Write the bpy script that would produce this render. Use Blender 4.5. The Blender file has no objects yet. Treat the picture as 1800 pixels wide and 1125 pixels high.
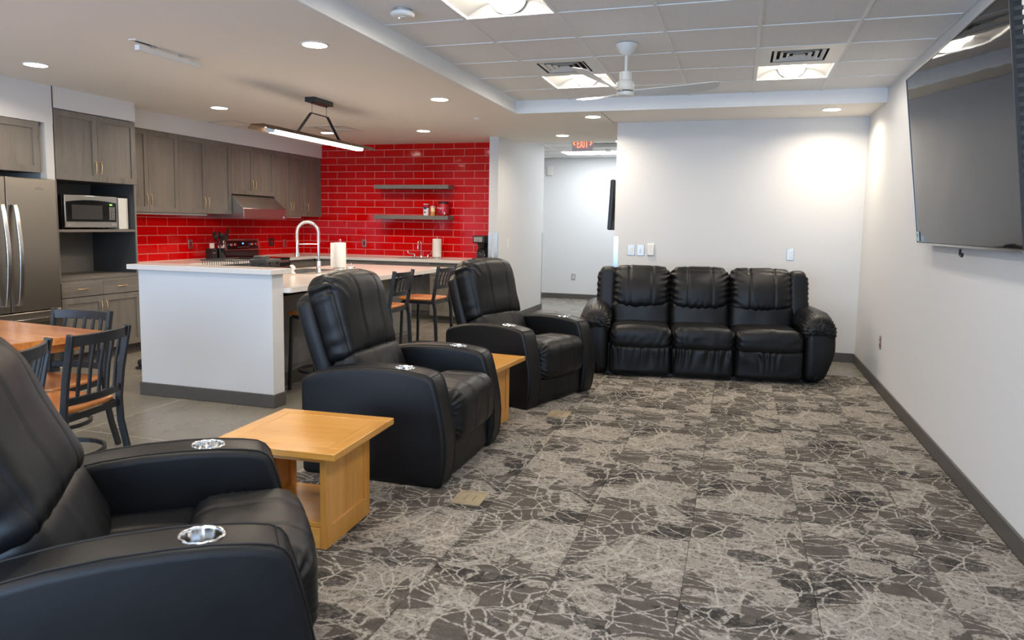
import bpy, bmesh, math, random
import numpy as np
from math import sin, cos, pi, radians as R
from mathutils import Vector, Matrix, noise

random.seed(7)
S = bpy.context.scene
C = S.collection

# ------------------------------------------------------------------ camera
cd = bpy.data.cameras.new('camera')
cam = bpy.data.objects.new('camera', cd)
C.objects.link(cam)
S.camera = cam
cd.sensor_width = 36.0
cd.lens = 1271.1 / 1800 * 36
cd.shift_y = -36.5 / 1800
cd.clip_start = 0.05
YAW, PITCH, ROLL = 3.02816247e-01, -1.01763937e-01, 1.67500611e-02
fw = Vector((-sin(YAW) * cos(PITCH), cos(YAW) * cos(PITCH), sin(PITCH)))
r0 = Vector((cos(YAW), sin(YAW), 0))
u0 = r0.cross(fw)
rr = r0 * cos(ROLL) + u0 * sin(ROLL)
uu = -r0 * sin(ROLL) + u0 * cos(ROLL)
m = Matrix((rr, uu, -fw)).transposed().to_4x4()
m.translation = Vector((0, 0, 1.43))
cam.matrix_world = m
cd.dof.use_dof = True
cd.dof.focus_distance = 5.2
cd.dof.aperture_fstop = 4.5

# ------------------------------------------------------------------ world, exposure, large lights
S.view_settings.view_transform = 'Standard'
S.view_settings.look = 'None'
S.view_settings.exposure = 2.05
S.view_settings.gamma = 1.0
S.view_settings.use_curve_mapping = False
W = bpy.data.worlds.new('daylight')
S.world = W
W.use_nodes = True
W.node_tree.nodes['Background'].inputs[0].default_value = (0.50, 0.68, 1.0, 1)
W.node_tree.nodes['Background'].inputs[1].default_value = 1.2
S.cycles.max_bounces = 8
S.cycles.diffuse_bounces = 5
S.cycles.glossy_bounces = 4
S.cycles.transmission_bounces = 6
S.cycles.caustics_reflective = False
S.cycles.caustics_refractive = False
S.cycles.use_light_tree = True
S.cycles.sample_clamp_indirect = 6.0
try:
    S.cycles.use_denoising = True
    S.cycles.denoiser = 'OPENIMAGEDENOISE'
except Exception:
    pass

def area_light(name, loc, rot, sx, sy, power, color, shape='RECTANGLE', parent=None, spread=None):
    l = bpy.data.lights.new(name, 'AREA')
    l.shape = shape
    l.size = sx
    if shape in ('RECTANGLE', 'ELLIPSE'):
        l.size_y = sy
    l.energy = power
    l.color = color
    if spread:
        l.spread = spread
    o = bpy.data.objects.new(name, l)
    C.objects.link(o)
    o.location = loc
    o.rotation_euler = rot
    o.parent = parent
    return o

WINDOW_POWER = 52
DOWN_POWER = 3.4
TROFFER_E = 10.5
HALL_E = 4.2
PENDANT_E = 11.0
# daylight through the tall windows of the wall behind the camera
area_light('window_daylight', (-2.4, -2.78, 1.45), (R(112), 0, 0), 7.0, 2.0, WINDOW_POWER, (0.46, 0.70, 1.0))

# ------------------------------------------------------------------ mesh helpers
class MB:
    def __init__(self):
        self.v = []
        self.f = []
        self.mi = []
        self.cur = 0
    def add(self, vs, fs):
        o = len(self.v)
        self.v += [tuple(p) for p in vs]
        self.f += [tuple(i + o for i in f) for f in fs]
        self.mi += [self.cur] * len(fs)
        return self
    def box(self, x0, x1, y0, y1, z0, z1):
        vs = [(x0, y0, z0), (x1, y0, z0), (x1, y1, z0), (x0, y1, z0), (x0, y0, z1), (x1, y0, z1), (x1, y1, z1), (x0, y1, z1)]
        return self.add(vs, [(0, 3, 2, 1), (4, 5, 6, 7), (0, 1, 5, 4), (1, 2, 6, 5), (2, 3, 7, 6), (3, 0, 4, 7)])
    def lathe(self, prof, n=24, c=(0, 0, 0), axis='z', cap=True):
        vs, fs = [], []
        for (r, h) in prof:
            for k in range(n):
                a = 2 * pi * k / n
                p = (r * cos(a), r * sin(a), h)
                if axis == 'x':
                    p = (h, r * cos(a), r * sin(a))
                elif axis == 'y':
                    p = (r * sin(a), h, r * cos(a))
                vs.append((p[0] + c[0], p[1] + c[1], p[2] + c[2]))
        for i in range(len(prof) - 1):
            for k in range(n):
                a, b = i * n + k, i * n + (k + 1) % n
                fs.append((a, b, b + n, a + n))
        if cap:
            fs.append(tuple(range(n - 1, -1, -1)))
            fs.append(tuple((len(prof) - 1) * n + k for k in range(n)))
        return self.add(vs, fs)
    def cyl(self, r, z0, z1, c=(0, 0, 0), n=20, axis='z'):
        return self.lathe([(r, z0), (r, z1)], n, c, axis)
    def tube(self, path, r, n=8, closed=False):
        P = [Vector(p) for p in path]
        N = len(P)
        vs, fs = [], []
        ref = None
        for i, p in enumerate(P):
            if closed:
                t = (P[(i + 1) % N] - P[i - 1]).normalized()
            else:
                t = (P[min(i + 1, N - 1)] - P[max(i - 1, 0)]).normalized()
            if ref is None:
                ref = Vector((0, 0, 1)) if abs(t.z) < 0.9 else Vector((1, 0, 0))
            a = (ref - t * ref.dot(t)).normalized()
            ref = a
            b = t.cross(a)
            rad = r[i] if isinstance(r, (list, tuple)) else r
            for k in range(n):
                q = 2 * pi * k / n
                vs.append(p + a * rad * cos(q) + b * rad * sin(q))
        M = N if closed else N - 1
        for i in range(M):
            for k in range(n):
                a, b = i * n + k, i * n + (k + 1) % n
                c2, d = ((i + 1) % N) * n + (k + 1) % n, ((i + 1) % N) * n + k
                fs.append((a, b, c2, d))
        if not closed:
            fs.append(tuple(range(n - 1, -1, -1)))
            fs.append(tuple((N - 1) * n + k for k in range(n)))
        return self.add(vs, fs)
    def bar(self, path, side, hw, hd, closed=False):
        """rectangular section swept along a path; side = direction of the half width hw"""
        P = [Vector(p) for p in path]
        N = len(P)
        vs, fs = [], []
        for i, p in enumerate(P):
            if closed:
                t = (P[(i + 1) % N] - P[i - 1]).normalized()
            else:
                t = (P[min(i + 1, N - 1)] - P[max(i - 1, 0)]).normalized()
            s = Vector(side)
            s = (s - t * s.dot(t)).normalized()
            nn = t.cross(s)
            for (a, b) in ((-1, -1), (1, -1), (1, 1), (-1, 1)):
                vs.append(p + s * hw * a + nn * hd * b)
        M = N if closed else N - 1
        for i in range(M):
            j = (i + 1) % N
            for k in range(4):
                fs.append((i * 4 + k, i * 4 + (k + 1) % 4, j * 4 + (k + 1) % 4, j * 4 + k))
        if not closed:
            fs.append((3, 2, 1, 0))
            fs.append(tuple((N - 1) * 4 + k for k in range(4)))
        return self.add(vs, fs)
    def prism(self, poly, h0, h1, axis='z'):
        """poly in the plane across the axis, extruded from h0 to h1"""
        n = len(poly)
        def P(a, b, h):
            return {'z': (a, b, h), 'x': (h, a, b), 'y': (a, h, b)}[axis]
        vs = [P(a, b, h0) for a, b in poly] + [P(a, b, h1) for a, b in poly]
        fs = [tuple(range(n - 1, -1, -1)), tuple(range(n, 2 * n))]
        for i in range(n):
            j = (i + 1) % n
            fs.append((i, j, n + j, n + i))
        return self.add(vs, fs)
    def soft(self, hx, hy, hz, r, n=(20, 20, 10), fn=None, c=(0, 0, 0), rot=None, e=0.5):
        """rounded box with dense grid; fn(P,N,U)->P deforms it"""
        nx, ny, nz = n
        idx, U = {}, []
        def key(i, j, k):
            if (i, j, k) not in idx:
                idx[(i, j, k)] = len(U)
                U.append((2 * i / nx - 1, 2 * j / ny - 1, 2 * k / nz - 1))
            return idx[(i, j, k)]
        fs = []
        for i in range(nx):
            for j in range(ny):
                fs.append((key(i, j, 0), key(i, j + 1, 0), key(i + 1, j + 1, 0), key(i + 1, j, 0)))
                fs.append((key(i, j, nz), key(i + 1, j, nz), key(i + 1, j + 1, nz), key(i, j + 1, nz)))
        for i in range(nx):
            for k in range(nz):
                fs.append((key(i, 0, k), key(i + 1, 0, k), key(i + 1, 0, k + 1), key(i, 0, k + 1)))
                fs.append((key(i, ny, k), key(i, ny, k + 1), key(i + 1, ny, k + 1), key(i + 1, ny, k)))
        for j in range(ny):
            for k in range(nz):
                fs.append((key(0, j, k), key(0, j, k + 1), key(0, j + 1, k + 1), key(0, j + 1, k)))
                fs.append((key(nx, j, k), key(nx, j + 1, k), key(nx, j + 1, k + 1), key(nx, j, k + 1)))
        U = np.array(U)
        s = np.sin(U * pi / 2) * e + U * (1 - e)
        h = np.array([hx, hy, hz])
        P0 = s * h
        q = np.clip(P0, -(h - r), h - r)
        d = P0 - q
        # spread the corner directions evenly
        N = d / np.linalg.norm(d, axis=1, keepdims=True)
        P = q + N * r
        if fn is not None:
            P = fn(P.copy(), N, s)
        if rot is not None:
            M = np.array(rot.to_3x3())
            P = P @ M.T
        P = P + np.array(c)
        return self.add(P.tolist(), fs)

def fin(o, smooth):
    if smooth is not None:
        for p in o.data.polygons:
            p.use_smooth = True
        if smooth < 179:
            try:
                o.data.set_sharp_from_angle(angle=R(smooth))
            except Exception:
                pass

def setup(o, parent=None, label=None, cat=None, group=None, kind=None):
    if parent is not None:
        o.parent = parent
    if label: o['label'] = label
    if cat: o['category'] = cat
    if group: o['group'] = group
    if kind: o['kind'] = kind
    return o

def obj(name, mb, mat, parent=None, label=None, cat=None, group=None, kind=None, smooth=None, bevel=None, loc=None, rot=None, seg=2):
    me = bpy.data.meshes.new(name)
    me.from_pydata(mb.v, [], mb.f)
    mats = mat if isinstance(mat, (list, tuple)) else [mat]
    for mm in mats:
        me.materials.append(mm)
    if len(mats) > 1:
        me.polygons.foreach_set('material_index', mb.mi)
    me.update()
    o = bpy.data.objects.new(name, me)
    C.objects.link(o)
    fin(o, smooth)
    if bevel:
        b = o.modifiers.new('bevel', 'BEVEL')
        b.width = bevel
        b.segments = seg
        b.limit_method = 'ANGLE'
        b.angle_limit = R(35)
        if smooth is None:
            fin(o, 40)
    if loc is not None: o.location = loc
    if rot is not None: o.rotation_euler = rot
    return setup(o, parent, label, cat, group, kind)

def thing(name, label, cat, loc=(0, 0, 0), rz=0, group=None):
    o = bpy.data.objects.new(name, None)
    C.objects.link(o)
    o.empty_display_size = 0.1
    o.location = loc
    o.rotation_euler = (0, 0, rz)
    return setup(o, None, label, cat, group)

def copy_tree(o, parent=None):
    c = o.copy()
    C.objects.link(c)
    c.parent = parent
    for ch in list(KIDS(o)):
        copy_tree(ch, c)
    return c

def KIDS(o):
    return [x for x in bpy.data.objects if x.parent == o]

def dup(root, loc, rz, label, group=None):
    c = copy_tree(root)
    c.location = loc
    c.rotation_euler = (0, 0, rz)
    c['label'] = label
    if group: c['group'] = group
    return c

def struct(name, mb, mat, parent=None, **k):
    return obj(name, mb, mat, parent, kind=None if parent else 'structure', **k)

def text_mesh(name, s, size, mat, parent, loc, rot, depth=0.001, align='CENTER', label=None):
    cu = bpy.data.curves.new(name + '_t', 'FONT')
    cu.body = s
    cu.size = size
    cu.extrude = depth
    cu.align_x = align
    cu.align_y = 'CENTER'
    t = bpy.data.objects.new(name + '_t', cu)
    C.objects.link(t)
    bpy.context.view_layer.update()
    me = bpy.data.meshes.new_from_object(t)
    bpy.data.objects.remove(t)
    me.materials.clear()
    me.materials.append(mat)
    o = bpy.data.objects.new(name, me)
    C.objects.link(o)
    o.location = loc
    o.rotation_euler = rot
    return setup(o, parent, label)

# ------------------------------------------------------------------ material helpers
def mat(name):
    mt = bpy.data.materials.new(name)
    mt.use_nodes = True
    nt = mt.node_tree
    return mt, nt, nt.nodes['Principled BSDF'], NB(nt)

class NB:
    def __init__(self, nt):
        self.nt = nt
    def n(self, t, **k):
        nd = self.nt.nodes.new(t)
        for a, b in k.items():
            if a == 'inp':
                for i, v in b.items():
                    if isinstance(v, bpy.types.NodeSocket):
                        self.nt.links.new(v, nd.inputs[i])
                    else:
                        nd.inputs[i].default_value = v
            else:
                setattr(nd, a, b)
        return nd
    def link(self, a, b):
        self.nt.links.new(a, b)
    def math(self, op, a, b=0.0, c=None, clamp=False):
        nd = self.n('ShaderNodeMath', operation=op, use_clamp=clamp)
        for i, v in enumerate((a, b) if c is None else (a, b, c)):
            if isinstance(v, bpy.types.NodeSocket): self.link(v, nd.inputs[i])
            else: nd.inputs[i].default_value = v
        return nd.outputs[0]
    def mix(self, f, a, b):
        nd = self.n('ShaderNodeMix', data_type='RGBA')
        for i, v in ((0, f), (6, a), (7, b)):
            if isinstance(v, bpy.types.NodeSocket): self.link(v, nd.inputs[i])
            else: nd.inputs[i].default_value = v if i == 0 else (tuple(v) + (1,))[:4]
        return nd.outputs[2]
    def ramp(self, f, *stops, interp='LINEAR'):
        nd = self.n('ShaderNodeValToRGB')
        self.link(f, nd.inputs[0])
        cr = nd.color_ramp
        cr.interpolation = interp
        while len(cr.elements) < len(stops):
            cr.elements.new(0.5)
        for e, (p, c) in zip(cr.elements, stops):
            e.position = p
            e.color = (c, c, c, 1) if not isinstance(c, tuple) else (tuple(c) + (1,))[:4]
        return nd.outputs[0]
    def coord(self, scale=(1, 1, 1), rot=(0, 0, 0), which='Object'):
        tc = self.n('ShaderNodeTexCoord')
        mp = self.n('ShaderNodeMapping', inp={0: tc.outputs[which], 3: scale, 2: rot})
        return mp.outputs[0]
    def noise(self, v, scale, detail=3, rough=0.5, dist=0.0):
        nd = self.n('ShaderNodeTexNoise', inp={'Vector': v, 'Scale': scale, 'Detail': detail, 'Roughness': rough, 'Distortion': dist})
        return nd.outputs[0]
    def bump(self, h, strength, dist, bsdf, normal=None):
        nd = self.n('ShaderNodeBump', inp={'Height': h, 'Strength': strength, 'Distance': dist})
        if normal is not None:
            self.link(normal, nd.inputs['Normal'])
        self.link(nd.outputs[0], bsdf.inputs['Normal'])
        return nd.outputs[0]

def plain(name, col, rough=0.5, metal=0.0, spec=0.5, emit=None, estr=0.0, vary=0.0, coat=0.0):
    mt, nt, b, N = mat(name)
    b.inputs['Base Color'].default_value = tuple(col) + (1,)
    b.inputs['Roughness'].default_value = rough
    b.inputs['Metallic'].default_value = metal
    b.inputs['Specular IOR Level'].default_value = spec
    b.inputs['Coat Weight'].default_value = coat
    if emit:
        b.inputs['Emission Color'].default_value = tuple(emit) + (1,)
        b.inputs['Emission Strength'].default_value = estr
    v = N.coord()
    f = N.noise(v, 22.0, 3)
    if vary:
        k = N.ramp(f, (0.3, 1 - vary), (0.7, 1.0))
        mx = N.n('ShaderNodeMix', data_type='RGBA', blend_type='MULTIPLY', inp={0: 1.0, 6: tuple(col) + (1,)})
        N.link(k, mx.inputs[7])
        N.link(mx.outputs[2], b.inputs['Base Color'])
    r = N.math('MULTIPLY_ADD', f, 0.08, rough - 0.04)
    N.link(r, b.inputs['Roughness'])
    return mt

def paint(name, col, rough=0.6):
    mt, nt, b, N = mat(name)
    v = N.coord()
    f = N.noise(v, 1.3, 2)
    c = N.mix(N.math('MULTIPLY', f, 0.5), [x * 0.985 for x in col], [min(1, x * 1.015) for x in col])
    N.link(c, b.inputs['Base Color'])
    b.inputs['Roughness'].default_value = rough
    b.inputs['Specular IOR Level'].default_value = 0.35
    N.bump(N.noise(v, 260, 2), 0.06, 0.001, b)
    return mt

def wood(name, c1, c2, c3, scale=6, axis='x', rough=0.35, coat=0.3, contrast=1.0, stretch=0.09):
    mt, nt, b, N = mat(name)
    sc = {'x': (stretch, 1, 1), 'y': (1, stretch, 1), 'z': (1, 1, stretch)}[axis]
    oi = N.n('ShaderNodeObjectInfo')
    tc = N.n('ShaderNodeTexCoord')
    off = N.n('ShaderNodeVectorMath', operation='SCALE', inp={0: (3.1, 1.7, 2.3)})
    N.link(N.math('MULTIPLY', oi.outputs['Random'], 9.0), off.inputs['Scale'])
    ad = N.n('ShaderNodeVectorMath', operation='ADD', inp={0: tc.outputs['Object'], 1: off.outputs[0]})
    mp = N.n('ShaderNodeMapping', inp={0: ad.outputs[0], 3: sc})
    v = mp.outputs[0]
    big = N.noise(v, scale, 4, 0.6, 1.2)
    fine = N.noise(v, scale * 14, 3, 0.6)
    f = N.math('MULTIPLY_ADD', fine, 0.35, N.math('MULTIPLY', big, 0.75 * contrast))
    c = N.ramp(f, (0.30, tuple(c1)), (0.52, tuple(c2)), (0.74, tuple(c3)))
    N.link(c, b.inputs['Base Color'])
    b.inputs['Roughness'].default_value = rough
    b.inputs['Coat Weight'].default_value = coat
    b.inputs['Coat Roughness'].default_value = 0.18
    N.bump(fine, 0.08, 0.001, b)
    return mt

M = {}
M['wall'] = paint('wall_paint', (0.665, 0.665, 0.66))
M['ceiling'] = paint('ceiling_paint', (0.84, 0.80, 0.74), 0.8)
M['trimwhite'] = paint('trim_paint', (0.80, 0.80, 0.79), 0.5)
M['rubber'] = plain('grey_rubber_base', (0.085, 0.078, 0.07), 0.5, vary=0.1)
M['white_plastic'] = plain('white_plastic', (0.78, 0.77, 0.74), 0.4)
M['off_white'] = plain('off_white_enamel', (0.70, 0.69, 0.64), 0.35)
M['black_plastic'] = plain('black_plastic', (0.012, 0.012, 0.013), 0.4)
M['black_metal'] = plain('black_powder_coat', (0.010, 0.012, 0.015), 0.42, 0.0, 0.6)
M['gloss_black'] = plain('gloss_black', (0.006, 0.006, 0.007), 0.12, 0, 0.6)
M['chrome'] = plain('chrome', (0.80, 0.80, 0.80), 0.10, 1.0)
M['brass'] = plain('brushed_brass', (0.72, 0.50, 0.25), 0.30, 1.0)
M['floorbrass'] = plain('dull_brass_cover', (0.46, 0.37, 0.24), 0.45, 0.35, vary=0.2)
M['reflector'] = plain('dimmed_reflector', (0.24, 0.235, 0.225), 0.5)  # white reflector darkened in its colour so the lamp glow does not burn out
M['paper'] = plain('paper_towel', (0.82, 0.79, 0.74), 0.9, vary=0.05)
M['grout'] = plain('pale_grout', (0.78, 0.46, 0.40), 0.8)
M['red_plastic'] = plain('red_plastic', (0.42, 0.006, 0.012), 0.35)
M['orange_print'] = plain('orange_print', (0.72, 0.30, 0.07), 0.5)
M['cream_print'] = plain('cream_print', (0.85, 0.70, 0.42), 0.5)
M['blue_print'] = plain('navy_print', (0.01, 0.03, 0.16), 0.5)
M['sticker'] = plain('pale_blue_sticker', (0.42, 0.62, 0.72), 0.5)
M['glassred'] = plain('dark_red_rocker', (0.20, 0.01, 0.01), 0.3)
M['red_socket'] = plain('red_receptacle', (0.45, 0.05, 0.04), 0.4)
M['led_warm'] = plain('pendant_lens', (0.9, 0.85, 0.75), 0.5, emit=(1.0, 0.84, 0.66), estr=PENDANT_E)
M['lens'] = plain('troffer_lens', (0.9, 0.9, 0.9), 0.5, emit=(1.0, 0.925, 0.82), estr=TROFFER_E)
M['hall_lens'] = plain('hall_troffer_lens', (0.9, 0.9, 0.9), 0.5, emit=(0.92, 0.96, 1.0), estr=HALL_E)
M['down_lens'] = plain('downlight_lens', (0.9, 0.9, 0.9), 0.5, emit=(1.0, 0.90, 0.78), estr=6.0)
M['exit_red'] = plain('exit_letters', (0.8, 0.12, 0.05), 0.4, emit=(1.0, 0.12, 0.04), estr=1.1)
M['exit_panel'] = plain('exit_panel', (0.50, 0.44, 0.46), 0.2)
M['blue_led'] = plain('blue_display', (0.0, 0.1, 0.8), 0.3, emit=(0.03, 0.2, 1.0), estr=3.0)
M['green_led'] = plain('green_display', (0.1, 0.6, 0.05), 0.3, emit=(0.25, 0.9, 0.1), estr=0.5)
M['silver_paint'] = plain('satin_silver', (0.55, 0.53, 0.50), 0.35, 0.7)
M['bronze'] = plain('pendant_bronze', (0.10, 0.055, 0.03), 0.35, 0.5)
M['dark_gap'] = plain('dark_gap', (0.01, 0.01, 0.01), 0.8)
M['charcoal'] = plain('charcoal_plastic', (0.045, 0.045, 0.042), 0.55)
M['towel'] = plain('white_cloth', (0.78, 0.75, 0.70), 0.9, vary=0.1)
M['glass_win'] = plain('window_frame_metal', (0.08, 0.08, 0.085), 0.4, 0.6)

# brushed stainless
def steel(name, col, rough, sc=(1, 1, 60)):
    mt, nt, b, N = mat(name)
    v = N.coord(sc)
    f = N.noise(v, 8, 3)
    c = N.mix(f, [x * 0.9 for x in col], col)
    N.link(c, b.inputs['Base Color'])
    N.link(N.math('MULTIPLY_ADD', f, 0.1, rough - 0.05), b.inputs['Roughness'])
    b.inputs['Metallic'].default_value = 1.0
    return mt
M['steel'] = steel('brushed_steel', (0.55, 0.52, 0.48), 0.32)
M['fridge'] = steel('fridge_steel', (0.30, 0.275, 0.245), 0.36, (60, 60, 1))
M['handle_steel'] = steel('polished_steel', (0.62, 0.60, 0.58), 0.22)
M['guard'] = steel('corner_guard_steel', (0.60, 0.64, 0.64), 0.22)

# leather
def leather():
    mt, nt, b, N = mat('black_leather')
    v = N.coord()
    vo = N.n('ShaderNodeTexVoronoi', inp={'Vector': v, 'Scale': 420.0})
    big = N.noise(v, 9, 3)
    c = N.mix(big, (0.0030, 0.0034, 0.0042), (0.0050, 0.0052, 0.0060))
    N.link(c, b.inputs['Base Color'])
    N.link(N.math('MULTIPLY_ADD', big, 0.12, 0.36), b.inputs['Roughness'])
    b.inputs['Specular IOR Level'].default_value = 0.33
    n1 = N.n('ShaderNodeBump', inp={'Height': N.noise(v, 26, 3, 0.6), 'Strength': 0.12, 'Distance': 0.004})
    N.bump(vo.outputs['Distance'], 0.18, 0.0012, b, n1.outputs[0])
    return mt
M['leather'] = leather()
M['seam'] = plain('seam_thread', (0.004, 0.004, 0.005), 0.6)

M['oak'] = wood('grey_stained_oak', (0.095, 0.084, 0.072), (0.165, 0.148, 0.129), (0.20, 0.180, 0.158), 7, 'z', 0.5, 0.1, stretch=0.12)
M['oak_h'] = wood('grey_stained_oak_rail', (0.095, 0.084, 0.072), (0.165, 0.148, 0.129), (0.20, 0.180, 0.158), 7, 'x', 0.5, 0.1, stretch=0.12)
M['panel_grey'] = plain('grey_laminate', (0.19, 0.18, 0.165), 0.5, vary=0.05)
M['niche_dark'] = plain('dark_grey_laminate', (0.06, 0.06, 0.06), 0.5, vary=0.06)
M['maple'] = wood('honey_maple', (0.50, 0.205, 0.030), (0.62, 0.29, 0.050), (0.72, 0.37, 0.085), 5, 'x', 0.30, 0.5)
M['maple_z'] = wood('honey_maple_upright', (0.48, 0.19, 0.028), (0.60, 0.27, 0.045), (0.70, 0.35, 0.078), 5, 'z', 0.30, 0.5)
M['maple_y'] = wood('honey_maple_cross', (0.50, 0.205, 0.030), (0.62, 0.29, 0.050), (0.72, 0.37, 0.085), 5, 'y', 0.30, 0.5)
M['diningwood'] = wood('amber_table_board', (0.19, 0.045, 0.010), (0.46, 0.15, 0.032), (0.66, 0.26, 0.065), 4, 'x', 0.28, 0.6, 1.05)
M['seatwood'] = wood('amber_seat_wood', (0.36, 0.11, 0.022), (0.52, 0.18, 0.04), (0.64, 0.25, 0.06), 6, 'y', 0.3, 0.5)

# quartz
mt, nt, b, N = mat('white_quartz')
v = N.coord()
c = N.mix(N.ramp(N.noise(v, 180, 2), (0.42, 0.0), (0.6, 1.0)), (0.66, 0.62, 0.57), (0.76, 0.73, 0.69))
N.link(c, b.inputs['Base Color'])
b.inputs['Roughness'].default_value = 0.18
M['quartz'] = mt

# red glazed tile
mt, nt, b, N = mat('red_glazed_tile')
v = N.coord()
oi = N.n('ShaderNodeObjectInfo')
c = N.mix(oi.outputs['Random'], (0.56, 0.0008, 0.0012), (0.64, 0.0015, 0.002))
N.link(c, b.inputs['Base Color'])
b.inputs['Roughness'].default_value = 0.09
b.inputs['Specular IOR Level'].default_value = 0.4
N.bump(N.noise(v, 5, 2), 0.25, 0.01, b)
M['redtile'] = mt

# acoustic tile
mt, nt, b, N = mat('acoustic_tile')
v = N.coord()
sp = N.ramp(N.noise(v, 90, 4, 0.7), (0.36, 0.0), (0.44, 1.0))
c = N.mix(sp, (0.72, 0.715, 0.70), (0.82, 0.815, 0.80))
N.link(c, b.inputs['Base Color'])
b.inputs['Roughness'].default_value = 0.9
N.bump(sp, 0.3, 0.001, b)
M['acoustic'] = mt

# concrete
mt, nt, b, N = mat('polished_concrete')
v = N.coord()
a1 = N.noise(v, 1.1, 6, 0.62, 0.6)
a2 = N.noise(v, 9, 5, 0.6)
f = N.math('MULTIPLY_ADD', a2, 0.15, N.math('MULTIPLY', a1, 0.9))
c = N.ramp(f, (0.34, (0.175, 0.160, 0.132)), (0.55, (0.215, 0.197, 0.164)), (0.75, (0.265, 0.243, 0.203)))
N.link(c, b.inputs['Base Color'])
N.link(N.math('MULTIPLY_ADD', a1, 0.15, 0.20), b.inputs['Roughness'])
M['concrete'] = mt

# carpet tile
def carpet():
    mt, nt, b, N = mat('patterned_carpet')
    tc = N.n('ShaderNodeTexCoord')
    oi = N.n('ShaderNodeObjectInfo')
    rnd = N.math('MULTIPLY', N.math('FLOOR', N.math('MULTIPLY', oi.outputs['Random'], 5.0)), 3.37)
    cb = N.n('ShaderNodeCombineXYZ', inp={0: rnd, 1: N.math('MULTIPLY', rnd, 1.7)})
    P = N.n('ShaderNodeVectorMath', operation='ADD', inp={0: tc.outputs['Object'], 1: cb.outputs[0]}).outputs[0]
    nw = N.n('ShaderNodeTexNoise', inp={'Vector': P, 'Scale': 38.0, 'Detail': 3.0})
    sub = N.n('ShaderNodeVectorMath', operation='SUBTRACT', inp={0: nw.outputs['Color'], 1: (0.5, 0.5, 0.5)})
    sc = N.n('ShaderNodeVectorMath', operation='SCALE', inp={0: sub.outputs[0], 'Scale': 0.018})
    Q = N.n('ShaderNodeVectorMath', operation='ADD', inp={0: P, 1: sc.outputs[0]}).outputs[0]
    fl = N.n('ShaderNodeVectorMath', operation='MULTIPLY', inp={0: Q, 1: (1, 1, 0)}).outputs[0]
    def vor(scale, feat='F1', metric='EUCLIDEAN', rot=0.0, rand=1.0, sq=(1, 1, 1)):
        mp = N.n('ShaderNodeMapping', inp={0: fl, 2: (0, 0, rot), 3: sq})
        return N.n('ShaderNodeTexVoronoi', feature=feat, distance=metric if feat == 'F1' else 'EUCLIDEAN',
                   inp={'Vector': mp.outputs[0], 'Scale': scale, 'Randomness': rand}) if feat == 'F1' else \
               N.n('ShaderNodeTexVoronoi', feature=feat, inp={'Vector': mp.outputs[0], 'Scale': scale, 'Randomness': rand})
    # patches
    v1 = vor(4.2, 'F1', 'EUCLIDEAN', 0.3)
    v2 = vor(5.0, 'F1', 'CHEBYCHEV', 0.05, 0.9, (1, 1.5, 1))
    v3 = vor(2.4)
    s1 = N.n('ShaderNodeSeparateColor', inp={0: v1.outputs['Color']})
    s2 = N.n('ShaderNodeSeparateColor', inp={0: v2.outputs['Color']})
    s3 = N.n('ShaderNodeSeparateColor', inp={0: v3.outputs['Color']})
    sp = N.noise(P, 190, 4, 0.75)
    sp2 = N.noise(P, 60, 4, 0.7)
    cloud = N.noise(P, 7, 4, 0.6)
    light = N.math('MAXIMUM', N.math('GREATER_THAN', s1.outputs[0], 0.79), N.math('GREATER_THAN', s2.outputs[1], 0.79))
    light = N.math('MAXIMUM', light, N.math('GREATER_THAN', s3.outputs[0], 0.82))
    lm = N.math('MULTIPLY', light, N.ramp(N.math('MULTIPLY_ADD', sp2, 0.8, N.math('MULTIPLY', sp, 0.4)), (0.50, 0.0), (0.585, 1.0)))
    lm = N.math('MULTIPLY', lm, N.ramp(N.noise(P, 17, 6, 0.75), (0.36, 0.10), (0.46, 1.0)))
    brush = N.n('ShaderNodeMapping', inp={0: P, 2: (0, 0, -0.2), 3: (7, 30, 1)})
    lb = N.math('MULTIPLY', N.ramp(N.noise(brush.outputs[0], 1.3, 6, 0.8), (0.53, 0.0), (0.60, 1.0)), N.ramp(sp, (0.42, 0.0), (0.56, 0.8)))
    lm = N.math('MAXIMUM', lm, N.math('MULTIPLY', lb, 0.45))
    dark = N.math('MAXIMUM', N.math('LESS_THAN', s2.outputs[0], 0.13), N.math('LESS_THAN', s1.outputs[1], 0.07))
    dm = N.math('MULTIPLY', dark, N.ramp(sp2, (0.42, 0.0), (0.50, 0.85)))
    base = N.mix(N.ramp(cloud, (0.35, 0.0), (0.65, 1.0)), (0.082, 0.071, 0.060), (0.125, 0.109, 0.092))
    base = N.mix(N.math('MULTIPLY', N.ramp(sp, (0.35, 1.0), (0.5, 0.0)), 0.55), base, (0.045, 0.040, 0.035))
    col = N.mix(lm, base, (0.30, 0.268, 0.23))
    col = N.mix(dm, col, (0.032, 0.031, 0.030))
    # dark scratches
    sc1 = N.n('ShaderNodeMapping', inp={0: P, 2: (0, 0, 0.35), 3: (3, 26, 1)})
    sk = N.ramp(N.noise(sc1.outputs[0], 1.6, 5, 0.75), (0.665, 0.0), (0.69, 1.0))
    col = N.mix(N.math('MULTIPLY', sk, 0.8), col, (0.035, 0.033, 0.031))
    # light veins: straight cracks, arcs and rings
    e1 = vor(5.5, 'DISTANCE_TO_EDGE', rot=0.7)
    e2 = vor(3.0, 'DISTANCE_TO_EDGE', rot=0.2, sq=(1, 2.2, 1))
    l1 = N.ramp(e1.outputs['Distance'], (0.011, 1.0), (0.026, 0.0))
    l2 = N.ramp(e2.outputs['Distance'], (0.010, 1.0), (0.024, 0.0))
    ring = N.math('MULTIPLY', v3.outputs['Distance'], 5.2)
    ring = N.math('ABSOLUTE', N.math('SUBTRACT', N.math('FRACT', ring), 0.5))
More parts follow.
